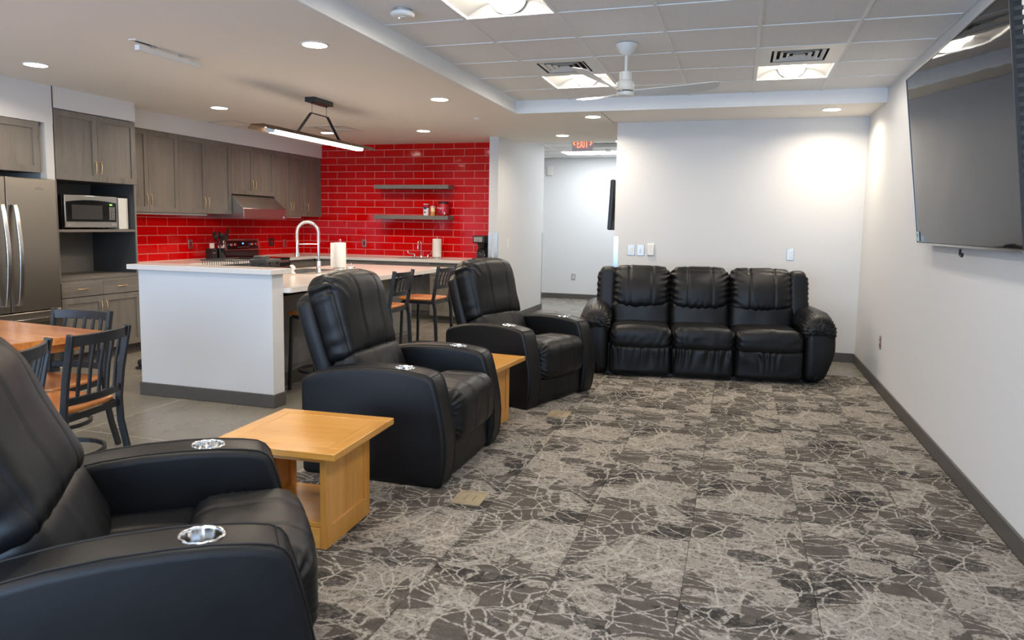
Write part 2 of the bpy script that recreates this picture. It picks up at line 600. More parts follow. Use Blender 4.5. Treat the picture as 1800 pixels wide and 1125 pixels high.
    l3 = N.ramp(ring, (0.020, 1.0), (0.045, 0.0))
    v4 = vor(1.6, rot=0.4)
    ring2 = N.math('ABSOLUTE', N.math('SUBTRACT', N.math('FRACT', N.math('MULTIPLY', v4.outputs['Distance'], 6.3)), 0.5))
    l4 = N.ramp(ring2, (0.022, 1.0), (0.045, 0.0))
    brk = N.ramp(N.noise(P, 55, 4, 0.7), (0.43, 0.0), (0.50, 1.0))
    m3 = N.ramp(N.noise(P, 3.1, 2), (0.44, 0.0), (0.50, 1.0))
    lines = N.math('MAXIMUM', N.math('MAXIMUM', l1, l2), N.math('MAXIMUM', N.math('MULTIPLY', l3, m3), N.math('MULTIPLY', l4, 0.9)))
    lines = N.math('MULTIPLY', lines, N.math('MULTIPLY_ADD', brk, 0.85, 0.1))
    col = N.mix(N.math('MULTIPLY', lines, 0.95), col, (0.42, 0.38, 0.33))
    N.link(col, b.inputs['Base Color'])
    b.inputs['Roughness'].default_value = 0.95
    b.inputs['Specular IOR Level'].default_value = 0.1
    N.bump(N.math('MULTIPLY_ADD', sp, 0.7, N.noise(P, 420, 2)), 0.5, 0.004, b)
    return mt
M['carpet'] = carpet()

# tv screen
mt, nt, b, N = mat('tv_screen')
b.inputs['Base Color'].default_value = (0.006, 0.006, 0.007, 1)
b.inputs['Roughness'].default_value = 0.035
b.inputs['Specular IOR Level'].default_value = 0.36
N.bump(N.noise(N.coord(), 2.2, 2), 0.10, 0.02, b)
M['screen'] = mt
mt, nt, b, N = mat('clear_glass')
b.inputs['Transmission Weight'].default_value = 1.0
b.inputs['Roughness'].default_value = 0.02
b.inputs['IOR'].default_value = 1.45
M['glass'] = mt

# ------------------------------------------------------------------ the room
ZC, ZT = 2.64, 2.755
XR, YB = 1.25, 8.56
# floor
struct('floor', MB().box(-7.2, 1.4, -2.75, 14.2, -0.1, 0.0), M['concrete'])
for k, (a, b4) in enumerate((((-4.20, -4.194), (-2.7, 14.0)), ((-6.1, -3.4), (3.70, 3.706)), ((-3.2, -1.42), (9.2, 9.206)))):
    struct('trim_%d' % (k + 1), MB().box(a[0], a[1], b4[0], b4[1], -0.002, 0.0006), plain('joint_sealant%d' % k, (0.42, 0.38, 0.30), 0.7))

# carpet tiles
cp = bpy.data.objects.new('floor_carpet', None)
C.objects.link(cp)
cp['kind'] = 'structure'
cache = {}
def rect_mesh(w, d, h, mat_, ch=0.003):
    k = (round(w, 3), round(d, 3), round(h, 4), mat_.name)
    if k not in cache:
        mb = MB()
        c = min(ch, w * .3, d * .3)
        vs = [(0, 0, 0), (w, 0, 0), (w, d, 0), (0, d, 0), (0, 0, h - c), (w, 0, h - c), (w, d, h - c), (0, d, h - c),
              (c, c, h), (w - c, c, h), (w - c, d - c, h), (c, d - c, h)]
        fs = [(0, 3, 2, 1), (8, 9, 10, 11)]
        for i in range(4):
            j = (i + 1) % 4
            fs += [(i, j, j + 4, i + 4), (i + 4, j + 4, j + 8, i + 8)]
        mb.add(vs, fs)
        me = bpy.data.meshes.new('piece')
        me.from_pydata(mb.v, [], mb.f)
        me.materials.append(mat_)
        cache[k] = me
    return cache[k]
def piece(name, me, parent, loc, rot=(0, 0, 0)):
    o = bpy.data.objects.new(name, me)
    C.objects.link(o)
    o.parent = parent
    o.location = loc
    o.rotation_euler = rot
    return o
xs = [-2.36, -2.155, -1.655, -1.155, -0.655, -0.155, 0.345, 0.845, 1.235]
ys = [-0.3 + k for k in range(0, 8)] + [7.69]
for i in range(len(xs) - 1):
    for j in range(len(ys) - 1):
        me = rect_mesh(xs[i + 1] - xs[i] - 0.0012, ys[j + 1] - ys[j] - 0.0012, 0.007, M['carpet'], 0.002)
        piece('carpet_tile', me, cp, (xs[i], ys[j], 0.0))

# walls
struct('wall_right', MB().box(XR, XR + .12, -2.75, YB + .1, 0, 2.85), M['wall'])
struct('wall_back', MB().box(-1.42, XR, YB, YB + .14, 0, ZC), M['wall'])
struct('wall_hall_right', MB().box(-1.42, -1.3, YB + .14, 14.1, 0, 2.85), M['wall'])
struct('wall_hall_back', MB().box(-7.2, -1.42, 14.0, 14.12, 0, 2.85), M['wall'])
struct('wall_hall_left', MB().box(-7.2, -7.05, 10.32, 14.0, 0, 2.85), M['wall'])
struct('wall_divider', MB().box(-3.35, -3.22, 9.57, 12.0, 0, 2.84), M['wall'])
kb = struct('wall_kitchen_back', MB().box(-6.8, -3.35, 10.2, 10.32, 0, 2.85), M['wall'])
kl = struct('wall_kitchen_left', MB().box(-6.92, -6.74, 6.19, 10.2, 0, 2.85), M['wall'])
struct('wall_left', MB().box(-6.92, -6.12, -2.75, 4.15, 0, ZC).box(-6.92, -6.12, 4.15, 5.235, 2.295, ZC)
       .box(-6.92, -6.12, 5.15, 5.232, 0, 2.295).box(-6.92, -6.12, 5.24, 6.2, 2.445, ZC).box(-6.92, -6.38, 6.2, 10.2, 2.435, ZC)
       .box(-6.92, -6.78, 4.15, 6.2, 0, 2.5), M['wall'])
struct('trim_4', MB().box(-6.118, -6.114, 5.232, 5.24, 2.44, ZC), M['charcoal'])
# near wall behind the camera with its windows
nw_ = MB().box(-6.12, XR, -2.75, -2.6, 0, 0.4).box(-6.12, XR, -2.75, -2.6, 2.5, 2.85).box(-6.12, -5.95, -2.75, -2.6, 0.4, 2.5).box(1.1, XR, -2.75, -2.6, 0.4, 2.5)
struct('wall_near', nw_, M['wall'])
wf = MB()
for k in range(7):
    x = -5.95 + k * 7.05 / 6
    wf.box(x - .03, x + .03, -2.72, -2.65, 0.4, 2.5)
wf.box(-5.95, 1.1, -2.72, -2.65, 0.4, 0.46).box(-5.95, 1.1, -2.72, -2.65, 2.44, 2.5)
struct('window_1', wf, M['glass_win'])

# ceilings
ce = MB().box(-6.92, -2.37, -2.75, 10.34, ZC, 2.85).box(-2.37, XR, 7.61, YB, ZC, 2.85).box(-2.37, -1.42, YB, 10.34, ZC, 2.85).box(-1.42, XR, YB, YB + .12, ZC, 2.85)
struct('ceiling', ce, M['ceiling'])
cs = MB().box(-2.372, -2.364, -2.6, 7.61, ZC - .001, ZT + .02).box(-2.364, XR, 7.602, 7.61, ZC - .001, ZT + .02)
struct('trim_5', cs, M['trimwhite'])
lip = MB().box(-2.395, -2.352, -2.6, 7.61, ZC - .014, ZC + .006).box(-2.364, XR, 7.59, 7.632, ZC - .014, ZC + .006)
struct('trim_6', lip, M['trimwhite'], bevel=0.003)
struct('trim_7', MB().box(-1.468, -1.462, 7.64, YB, ZC - .0015, ZC + .001), M['charcoal'])
# suspended tile ceiling over the lounge
cx = [-2.364, -1.77, -1.16, -0.55, 0.06, 0.67, XR]
cy = [7.602 - 0.61 * k for k in range(0, 17)]
troffers = [(1, 0 + 1), (4, 1), (1, 5), (4, 5), (1, 9), (4, 9), (1, 13), (4, 13)]   # (column, row)
vents = [(1, 2), (4, 2), (1, 10), (4, 10)]
g = MB()
for x in cx[1:-1]:
    g.box(x - .012, x + .012, cy[-1], cy[0], ZT, ZT + .006)
    g.box(x - .003, x + .003, cy[-1], cy[0], ZT + .006, ZT + .04)
for y in cy[1:-1]:
    for i in range(6):
        g.box(cx[i] + .012, cx[i + 1] - .012, y - .012, y + .012, ZT, ZT + .005)
g.box(XR - .02, XR, cy[-1], cy[0], ZT, ZT + .006)
grid = struct('ceiling_grid', g, M['trimwhite'])
for i in range(6):
    for j in range(16):
        if (i, j) in troffers or (i, j) in vents:
            continue
        x0, x1, y1, y0 = cx[i], cx[i + 1], cy[j], cy[j + 1]
        me = rect_mesh(x1 - x0 - .016, y1 - y0 - .016, 0.015, M['acoustic'], 0.004)
        o = piece('ceiling_tile', me, grid, (x0 + .008, y1 - .008, ZT + .021), (pi, 0, 0))
struct('trim_8', MB().box(-2.4, XR, -2.75, cy[-1], ZC + .1, 2.85), M['trimwhite'])
struct('trim_11', MB().box(-2.37, XR, cy[-1], cy[0], 2.93, 2.96), M['ceiling'])

# hall ceiling
hx = [-7.05, -6.2, -5.59, -4.98, -4.37, -3.76, -3.15, -2.54, -1.93, -1.42]
hy = [10.34 + .61 * k for k in range(6)] + [14.0]
hg = MB()
for x in hx[1:-1]:
    hg.box(x - .012, x + .012, 10.34, 14.0, ZT, ZT + .006)
for y in hy[1:-1]:
    for i in range(len(hx) - 1):
        hg.box(hx[i] + .012, hx[i + 1] - .012, y - .012, y + .012, ZT, ZT + .005)
hgrid = struct('ceiling_hall_grid', hg, M['trimwhite'])
for i in range(len(hx) - 1):
    for j in range(len(hy) - 1):
        if (i in (6, 7) and j == 4) or (i == 8 and j in (1, 4)) or (i in (2, 3) and j == 3):
            continue
        me = rect_mesh(hx[i + 1] - hx[i] - .016, hy[j + 1] - hy[j] - .016, 0.015, M['acoustic'], 0.004)
        piece('ceiling_tile', me, hgrid, (hx[i] + .008, hy[j + 1] - .008, ZT + .021), (pi, 0, 0))
struct('trim_9', MB().box(-7.2, -1.42, 10.34, 14.0, 2.84, 2.87), M['ceiling'])

# baseboards
BH = 0.10
def base(name, mb):
    return struct(name, mb, M['rubber'], bevel=0.004)
base('baseboard_right', MB().box(XR - .014, XR, -2.6, YB - .014, 0, BH))
base('baseboard_back', MB().box(-1.42, XR, YB - .014, YB, 0, BH))
base('baseboard_hall_back', MB().box(-7.0, -1.42, 13.986, 14.0, 0, BH))
base('baseboard_divider', MB().box(-3.22, -3.206, 9.57, 12.0, 0, BH).box(-3.35, -3.206, 9.556, 9.57, 0, BH))
base('baseboard_kitchen', MB().box(-5.1, -4.27, 10.186, 10.2, 0, BH))
base('baseboard_left', MB().box(-6.12, -6.106, -2.6, 4.15, 0, BH))

# red tiles as single pieces
TW, TH, GR = 0.33, 0.1095, 0.0060
def tile_wall(parent, u0, u1, z0, z1, uref, zref, place, skip=None):
    r0i = int(math.floor((z0 - zref) / TH))
    r1i = int(math.ceil((z1 - zref) / TH))
    for r in range(r0i, r1i):
        a, b5 = max(z0, zref + r * TH), min(z1, zref + (r + 1) * TH)
        if b5 - a < 0.012: continue
        sh = uref + (TW / 2 if r % 2 else 0)
        c0 = int(math.floor((u0 - sh) / TW))
        c1 = int(math.ceil((u1 - sh) / TW))
        for c in range(c0, c1):
            p, q = max(u0, sh + c * TW), min(u1, sh + (c + 1) * TW)
            if q - p < 0.012: continue
            me = rect_mesh(q - p - GR, b5 - a - GR, 0.004, M['redtile'], 0.0012)
            place(me, p + GR / 2, a + GR / 2, q, b5)
def place_back(me, u, z, q, b5):
    piece('tile', me, kb, (u, 10.195, z), (pi / 2, 0, 0))
def place_left(me, u, z, q, b5):
    piece('tile', me, kl, (-6.735, u, z), (pi / 2, 0, pi / 2))
struct('trim_10', MB().box(-6.735, -3.35, 10.195, 10.2, .9, ZC).box(-6.74, -6.735, 6.2, 10.2, .9, 1.62), M['grout'])
# rows are counted from z = .91; vertical joints of row 15 (2.55..2.66) at -3.80 and -5.12
tile_wall(kb, -6.733, -3.352, 0.93, ZC, -3.80 - TW / 2, 0.91, place_back)
tile_wall(kl, 6.2, 10.192, 0.93, 1.80, 6.94, 0.91, place_left)

# pony wall with quartz cap
struct('wall_half', MB().box(-4.62, -3.36, 4.66, 4.80, 0, 1.03), M['wall'])
base('baseboard_half', MB().box(-4.634, -3.346, 4.646, 4.66, 0, .105).box(-3.36, -3.346, 4.66, 4.80, 0, .105).box(-4.634, -4.62, 4.66, 4.80, 0, .105))
obj('half_wall_cap', MB().box(-4.68, -3.325, 4.60, 4.86, 1.03, 1.07), M['quartz'], label='white quartz cap slab on top of the pale half wall', cat='countertop', bevel=.003)

# corner guards
def guard(x, y, sx, sy, label):
    mb = MB()
    z1 = 1.32
    mb.box(min(x, x + sx * .05), max(x, x + sx * .05), min(y - sy * .002, y), max(y - sy * .002, y), .1, z1)
    mb.box(min(x - sx * .002, x), max(x - sx * .002, x), min(y - sy * .002, y + sy * .05), max(y - sy * .002, y + sy * .05), .1, z1)
    obj('corner_guard', mb, M['guard'], label=label, cat='corner guard', group='steel corner guards on wall edges')
guard(-3.22, 9.57, -1, 1, 'steel corner guard on the divider wall edge nearest the room')
guard(-3.35, 9.57, 1, 1, 'steel corner guard on the divider wall edge beside the coffee maker')
guard(-3.22, 12.0, -1, -1, 'steel corner guard on the far hallway end of the divider wall')
guard(-1.42, YB, 1, 1, 'steel corner guard on the wall edge left of the sofa')

# ------------------------------------------------------------------ ceiling fixtures
def troffer(i, j, label):
    x0, x1, y1, y0 = cx[i], cx[i + 1], cy[j], cy[j + 1]
    t = thing('ceiling_troffer', label, 'ceiling light', ((x0 + x1) / 2, (y0 + y1) / 2, ZT), 0, 'square recessed troffer lights in the tile ceiling')
    h = 0.294
    mb = MB()
    mb.bar([(-h, -h, .008), (h, -h, .008), (h, h, .008), (-h, h, .008)], (0, 0, 1), .006, .010, True)
    obj('frame', mb, M['trimwhite'], t)
    # sloped white reflectors, coloured grey against glare, rising to the lens barrel, end plates
    rf = MB()
    N_ = 8
    for s in (-1, 1):
        vs, fs = [], []
        for k in range(N_ + 1):
            u = k / N_
            x = s * (h - u * (h - .10))
            z = .012 + .075 * sin(u * pi * .55)
            vs += [(x, -h, z), (x, h, z)]
        for k in range(N_):
            fs.append((2 * k, 2 * k + 1, 2 * k + 3, 2 * k + 2))
        rf.add(vs, fs)
    rf.add([(-h, -h, .002), (h, -h, .002), (h, -h, .1), (-h, -h, .1)], [(0, 1, 2, 3)])
    rf.add([(-h, h, .002), (h, h, .002), (h, h, .1), (-h, h, .1)], [(0, 1, 2, 3)])
    rf.add([(-h, -h, .1), (h, -h, .1), (h, h, .1), (-h, h, .1)], [(0, 1, 2, 3)])
    obj('reflector', rf, M['reflector'], t, smooth=30)
    ln = MB()
    vs, fs = [], []
    n = 14
    ys_ = (-.27, .27)
    for k in range(n + 1):
        a = pi * k / n
        for y in ys_:
            vs.append((.105 * cos(a), y, .088 - .075 * sin(a)))
    for k in range(n):
        fs.append((2 * k, 2 * k + 1, 2 * k + 3, 2 * k + 2))
    ln.add(vs, fs)
    obj('lens', ln, M['lens'], t, smooth=60)
    for y in ys_:
        ep = MB()
        P_ = [(.112 * cos(pi * k / 12), .092 - .084 * sin(pi * k / 12)) for k in range(13)]
        ep.prism(P_, y - .004, y + .004, 'y')
        obj('end_plate', ep, M['trimwhite'], t)
lab = {(1, 1): 'lit square troffer light left of the white ceiling fan', (4, 1): 'lit square troffer light before the sofa wall, right of the fan',
       (1, 5): 'lit square troffer light at the top edge of the photo, beside the smoke sensor',
       (4, 5): 'lit square troffer light above the television, mirrored in its screen', (1, 9): 'lit square troffer light over the nearest recliner, out of view',
       (4, 9): 'lit square troffer light beside the right wall, just behind the viewer', (1, 13): 'lit square troffer light by the windows, kitchen side',
       (4, 13): 'lit square troffer light by the windows, television side'}
for q in troffers:
    troffer(q[0], q[1], lab.get(q))

def tile_vent(xc, yc, z, label, s=.30, fr=.20, name='ceiling_vent'):
    t = thing(name, label, 'air vent', (xc, yc, z), 0, 'square air diffusers in the ceiling')
    pl = MB()
    pl.box(-s, -fr, -s, s, -.002, .006).box(fr, s, -s, s, -.002, .006).box(-fr, fr, -s, -fr, -.002, .006).box(-fr, fr, fr, s, -.002, .006)
    obj('face_panel', pl, M['off_white'], t)
    obj('duct', MB().box(-fr, fr, -fr, fr, .05, .06).box(-fr - .004, -fr, -fr, fr, .0, .05).box(fr, fr + .004, -fr, fr, 0, .05).box(-fr, fr, -fr - .004, -fr, 0, .05).box(-fr, fr, fr, fr + .004, 0, .05), M['charcoal'], t)
    for k in range(4):
        a = fr - .018 - k * .046
        if a < .02: continue
        vn = MB()
        b_ = a - .020
        for (px, py, qx, qy) in ((-1, -1, 1, -1), (1, -1, 1, 1), (1, 1, -1, 1), (-1, 1, -1, -1)):
            vn.add([(px * a, py * a, .0), (qx * a, qy * a, .0), (qx * b_, qy * b_, .016), (px * b_, py * b_, .016),
                    (px * (a - .004), py * (a - .004), -.001), (qx * (a - .004), qy * (a - .004), -.001), (qx * (b_ - .004), qy * (b_ - .004), .015), (px * (b_ - .004), py * (b_ - .004), .015)],
                   [(0, 1, 2, 3), (7, 6, 5, 4), (0, 4, 5, 1), (3, 2, 6, 7)])
        obj('louvre', vn, M['off_white'], t)
tile_vent(-1.465, 6.078, ZT + .002, 'square louvred air diffuser left of the ceiling fan')
tile_vent(.365, 6.078, ZT + .002, 'square louvred air diffuser right of the ceiling fan')
tile_vent(-5.05, 8.40, ZC - .004, 'square air diffuser in the kitchen ceiling beyond the hanging bar light', .28, .2)
for (i, j) in vents[2:]:
    tile_vent((cx[i] + cx[i + 1]) / 2, (cy[j] + cy[j + 1]) / 2, ZT + .002, 'square louvred air diffuser behind the viewer, ' + ('kitchen side' if i == 1 else 'television side'))

def downlight(x, y, label):
    t = thing('recessed_downlight', label, 'ceiling light', (x, y, ZC), 0, 'round recessed downlights in the plaster ceiling')
    obj('trim_ring', MB().lathe([(.083, -.001), (.098, -.001), (.1, -.004), (.098, -.006), (.083, -.006), (.083, -.001)], 32, cap=False), M['trimwhite'], t, smooth=40)
    obj('lens', MB().cyl(.083, -.004, -.002, n=32), M['down_lens'], t)
    area_light('downlight_lamp', (0, 0, -.008), (0, 0, 0), .16, .16, DOWN_POWER, (1.0, 0.86, 0.68), 'DISK', t, R(152))
for x, y, l in ((-5.41, 4.50, 'lit round downlight above the fridge at far left'), (-5.42, 6.65, 'lit round downlight before the grey upper cabinets'),
                (-2.84, 4.46, 'lit round downlight left of the ceiling recess, largest in the photo'), (-2.85, 6.65, 'lit round downlight between the hanging bar light and the far corner of the recess'),
                (-4.01, 8.83, 'lit round downlight before the red tiled wall'), (-5.41, 8.78, 'lit round downlight seen just behind the hanging bar light'),
                (-1.61, 8.04, 'lit round downlight before the hallway opening, nearer the recess'), (-2.33, 9.6, 'lit round downlight in front of the exit sign'),
                (.82, 8.01, 'lit round downlight above the right end of the sofa'), (-5.41, 2.35, 'lit round downlight behind the viewer, over the dining side'),
                (-2.84, 2.35, 'lit round downlight behind the viewer, left of the recess'), (-5.41, .2, 'lit round downlight near the windows, far side'),
                (-2.84, .2, 'lit round downlight near the windows, beside the recess')):
    downlight(x, y, l)

# sprinkler / detectors
t = thing('sprinkler_cover', 'small white sprinkler cover on the plaster ceiling right of the downlight', 'sprinkler', (-2.92, 7.87, ZC))
obj('cover', MB().lathe([(.035, 0), (.035, -.006), (.02, -.012), (.018, -.022), (0.002, -.024)], 20), M['white_plastic'], t, smooth=40)
obj('rim', MB().lathe([(.04, 0), (.042, -.003), (.035, -.004)], 20), M['white_plastic'], t, smooth=40)
t = thing('occupancy_sensor', 'round white ceiling sensor on a tile near the top edge', 'sensor', (-2.08, 4.26, ZT + .006))
obj('mount', MB().lathe([(.06, .0), (.06, -.018)], 32), M['silver_paint'], t, smooth=40)
obj('cover', MB().lathe([(.072, -.018), (.076, -.026), (.074, -.036), (.060, -.044), (.022, -.045)], 32), M['white_plastic'], t, smooth=50)
obj('dial', MB().lathe([(.022, -.045), (.022, -.048), (.016, -.049)], 20), M['off_white'], t, smooth=40)
obj('indicator', MB().lathe([(.004, -.045), (.004, -.0462)], 10, (-.028, .01, 0)), plain('status_led', (.7, .8, 1), .3, emit=(.7, .8, 1), estr=4), t)

# surface track on the plaster ceiling
t = thing('ceiling_track', 'slim white bar on brackets under the plaster ceiling, left', 'ceiling fixture', (-3.98, 4.36, ZC))
obj('mounting_plate', MB().box(-.03, .03, -.33, -.12, -.006, 0).box(-.012, .012, -.3, .3, -.006, 0), M['white_plastic'], t)
for y in (-.15, .12):
    obj('bracket', MB().box(-.01, .01, y - .012, y + .012, -.03, -.006), M['silver_paint'], t)
obj('bar', MB().box(-.02, .02, -.29, .30, -.062, -.026), M['white_plastic'], t, bevel=.004)
# access panel
t = thing('access_panel', 'flush square access panel in the kitchen ceiling above the upper cabinets', 'access panel', (-6.13, 7.78, ZC))
obj('frame', MB().bar([(-.2, -.23, -.002), (.2, -.23, -.002), (.2, .23, -.002), (-.2, .23, -.002)], (0, 0, 1), .003, .006, True), M['silver_paint'], t)
obj('panel', MB().box(-.19, .19, -.22, .22, -.003, 0), M['ceiling'], t)

# ceiling fan
t = thing('ceiling_fan', 'white three-blade ceiling fan hanging from the tile ceiling', 'ceiling fan', (-.85, 5.42, ZT))
obj('canopy', MB().lathe([(.078, .0), (.076, -.012), (.062, -.045), (.035, -.075), (.022, -.082)], 32), M['off_white'], t, smooth=40)
obj('downrod', MB().cyl(.012, -.22, -.08, n=16), M['off_white'], t, smooth=40)
obj('motor_housing', MB().lathe([(.038, -.195), (.043, -.20), (.043, -.255), (.038, -.258), (.038, -.262), (.06, -.265), (.065, -.272), (.065, -.325), (.06, -.332)], 36), M['off_white'], t, smooth=40)
obj('hub_gap', MB().cyl(.056, -.340, -.330, n=32), M['dark_gap'], t, smooth=40)
obj('bottom_cap', MB().lathe([(.055, -.338), (.065, -.342), (.065, -.362), (.06, -.368), (.02, -.370)], 36), M['off_white'], t, smooth=40)
for k in range(3):
    a = R(11 + 120 * k)
    mb = MB()
    vs, fs = [], []
    n = 16
    for i in range(n + 1):
        u = i / n
        rad = .05 + .62 * u
        w = .022 + .045 * sin(min(1, u * 1.25) * pi * .55)
        if u > .93: w *= 1 - (u - .93) / .07 * .35
        tw = R(-24 + 12 * u)
        zz = -.338 + .05 * u * u
        for (q, th) in ((-1, .003), (0, .006), (1, .003), (1, -.003), (0, -.005), (-1, -.003)):
            px, py, pz = rad, q * w * cos(tw), zz + q * w * sin(tw) + th * .6
            vs.append((px * cos(a) - py * sin(a), px * sin(a) + py * cos(a), pz))
    for i in range(n):
        for q in range(6):
            b_, c_ = i * 6 + q, i * 6 + (q + 1) % 6
            fs.append((b_, c_, c_ + 6, b_ + 6))
    fs += [tuple(range(5, -1, -1)), tuple(n * 6 + q for q in range(6))]
    mb.add(vs, fs)
    obj('blade', mb, M['off_white'], t, smooth=50)

# pendant bar light over the island
t = thing('linear_pendant', 'long lit bar light with dark wing top hanging over the island', 'pendant light', (-4.05, 6.43, ZC))
obj('canopy', MB().box(-.055, .055, -.17, .17, -.045, 0), M['black_metal'], t, bevel=.003)
for s in (-1, 1):
    obj('cable', MB().cyl(.0022, -.155, -.05, (0, s * .13, 0), 6), M['black_metal'], t)
    obj('cable_nut', MB().cyl(.008, -.06, -.045, (0, s * .13, 0), 10), M['black_metal'], t)
    obj('arm', MB().bar([(0, s * .145, -.15), (0, s * .16, -.16), (0, s * .36, -.345), (0, s * .40, -.36)], (1, 0, 0), .012, .006), M['black_metal'], t)
obj('cross_bar', MB().bar([(0, -.145, -.15), (0, .145, -.15)], (1, 0, 0), .01, .004), M['black_metal'], t)
wg = MB()
wg.prism([(-.10, -.405), (-.06, -.372), (.06, -.372), (.10, -.405), (.10, -.400), (.062, -.365), (-.062, -.365), (-.10, -.400)], -.98, .98, 'y')
obj('shade_wing', wg, M['bronze'], t)
obj('lamp_body', MB().prism([(-.055, -.374), (.055, -.374), (.035, -.418), (-.035, -.418)], -.80, .80, 'y'), M['led_warm'], t)
for s in (-1, 1):
    obj('end_cap', MB().prism([(-.057, -.374), (.057, -.374), (.036, -.421), (-.036, -.421)], s * .80 - .006, s * .80 + .006, 'y'), M['off_white'], t)

# hall fixtures
for k, (x0, x1, y0, y1, l) in enumerate(((-3.14, -1.44, 12.79, 13.38, 'long lit ceiling panel at the end of the hallway'), (-1.92, -1.44, 10.96, 11.55, 'lit ceiling panel at the near right of the hallway'))):
    t = thing('hall_light', l, 'ceiling light', ((x0 + x1) / 2, (y0 + y1) / 2, ZT), 0)
    w, d = (x1 - x0) / 2 - .01, (y1 - y0) / 2 - .01
    obj('frame', MB().bar([(-w, -d, .004), (w, -d, .004), (w, d, .004), (-w, d, .004)], (0, 0, 1), .005, .012, True), M['trimwhite'], t)
    obj('lens', MB().box(-w, w, -d, d, .002, .008), M['hall_lens'], t)
hx_l = thing('hall_light', 'lit ceiling panel of the hallway hidden behind the divider wall', 'ceiling light', (-4.98, 12.48, ZT))
obj('lens', MB().box(-.58, .58, -.28, .28, -.006, -.001), M['hall_lens'], hx_l)
obj('return_grille', MB().box(-2.5, -1.95, 11.62, 12.1, ZT - .006, ZT - .001), M['panel_grey'], label='grey return air grille in the hallway ceiling beside the exit sign', cat='air vent')
obj('smoke_detector', MB().lathe([(.06, 0), (.065, -.01), (.05, -.03), (.01, -.034)], 24, (-2.24, 12.6, ZT)), M['white_plastic'], label='round white smoke detector on the hallway ceiling', cat='smoke detector', smooth=40)

# exit sign
t = thing('exit_sign', 'red lettered EXIT sign with arrows hanging at the hallway', 'exit sign', (-2.27, 10.62, 2.66))
obj('canopy', MB().box(-.15, .15, -.02, .02, .075, .092), M['white_plastic'], t, bevel=.003)
obj('panel', MB().box(-.155, .155, -.004, .004, -.125, .078), M['exit_panel'], t)
ex_ = text_mesh('lettering', 'EXIT', .17, M['exit_red'], t, (0, -.007, -.025), (pi / 2, 0, 0), .001)
ex_.scale = (.50, 1, 1)
for s in (-1, 1):
    obj('arrow', MB().bar([(s * .112, -.007, .02), (s * .138, -.007, -.01), (s * .112, -.007, -.04)], (0, 1, 0), .001, .006), M['exit_red'], t)

# ------------------------------------------------------------------ cabinets
def handle(parent, x, z, vertical=True, L=.115, y=-.022):
    mb = MB()
    if vertical:
        mb.tube([(x, 0 + y + .022 - .001, z - L / 2), (x, y - .004, z - L / 2 + .004), (x, y - .012, z - L / 4), (x, y - .014, z), (x, y - .012, z + L / 4), (x, y - .004, z + L / 2 - .004), (x, y + .021, z + L / 2)], .0045, 8)
        for s in (-1, 1):
            mb.lathe([(.009, y + .018), (.009, y + .021)], 12, (x, 0, z + s * L / 2), 'y')
            mb.soft(.007, .007, .007, .0069, (4, 4, 4), c=(x, y - .002, z + s * (L / 2 - .002)))
    else:
        mb.tube([(x - L / 2, y + .021, z), (x - L / 2 + .004, y - .004, z), (x - L / 4, y - .012, z), (x, y - .014, z), (x + L / 4, y - .012, z), (x + L / 2 - .004, y - .004, z), (x + L / 2, y + .021, z)], .0045, 8)
        for s in (-1, 1):
            mb.soft(.007, .007, .007, .0069, (4, 4, 4), c=(x + s * (L / 2 - .002), y - .002, z))
    return obj('handle', mb, M['brass'], parent, smooth=50)

def door(parent, x0, x1, z0, z1, side, hz=None, hz_mode='low', st=.058, y=-.020, handle_=True):
    """shaker door on the front plane y=0 facing -Y; side = -1/1 side of the pull"""
    g_ = .0016
    x0 += g_; x1 -= g_; z0 += g_; z1 -= g_
    d = obj('door', MB().box(x0, x0 + st, y, -.001, z0, z1).box(x1 - st, x1, y, -.001, z0, z1)
            .box(x0 + st, x1 - st, y, -.001, z0, z0 + st).box(x0 + st, x1 - st, y, -.001, z1 - st, z1), M['oak'], parent)
    obj('door_panel', MB().box(x0 + st, x1 - st, y + .011, -.001, z0 + st, z1 - st), M['oak'], d)
    if handle_:
        hx_ = x0 + .03 if side < 0 else x1 - .03
        zz = z0 + .14 if hz_mode == 'low' else z1 - .12
        handle(d, hx_, zz, True, y=y)
    return d

def drawer(parent, x0, x1, z0, z1):
    g_ = .0016
    d = obj('drawer', MB().box(x0 + g_, x1 - g_, -.020, -.001, z0 + g_, z1 - g_), M['oak_h'], parent, bevel=.002)
    handle(d, (x0 + x1) / 2, (z0 + z1) / 2, False, y=-.020)
    return d

FX = pi / 2   # local -Y front turned to face world +X
def upper(y0, y1, z0, z1, splits, label, front=-6.42):
    t = thing('wall_cabinet', label, 'cabinet', (front, y0, z0), FX, 'grey oak wall cabinets along the kitchen wall')
    w, h = y1 - y0, z1 - z0
    obj('body', MB().box(.001, w - .001, 0, .31, 0, h), M['oak'], t)
    ed = [0] + [s - y0 for s in splits] + [w]
    n = len(ed) - 1
    for k in range(n):
        side = 1 if (n == 2 and k == 0) else -1
        door(t, ed[k], ed[k + 1], 0, h, side)
    return t
upper(6.205, 7.11, 1.512, 2.434, [6.65], 'grey oak wall cabinet next to the tall microwave cabinet')
upper(7.11, 8.05, 1.512, 2.434, [7.58], 'grey oak two-door wall cabinet left of the range hood')
upper(8.05, 8.98, 1.782, 2.434, [8.515], 'short grey oak wall cabinet above the range hood')
upper(8.98, 9.78, 1.512, 2.434, [9.39], 'grey oak two-door wall cabinet right of the range hood')
upper(9.78, 10.19, 1.512, 2.434, [], 'single-door grey oak wall cabinet in the kitchen corner')
upper(4.16, 5.08, 1.835, 2.29, [4.62], 'grey oak cabinet over the fridge', -6.13)

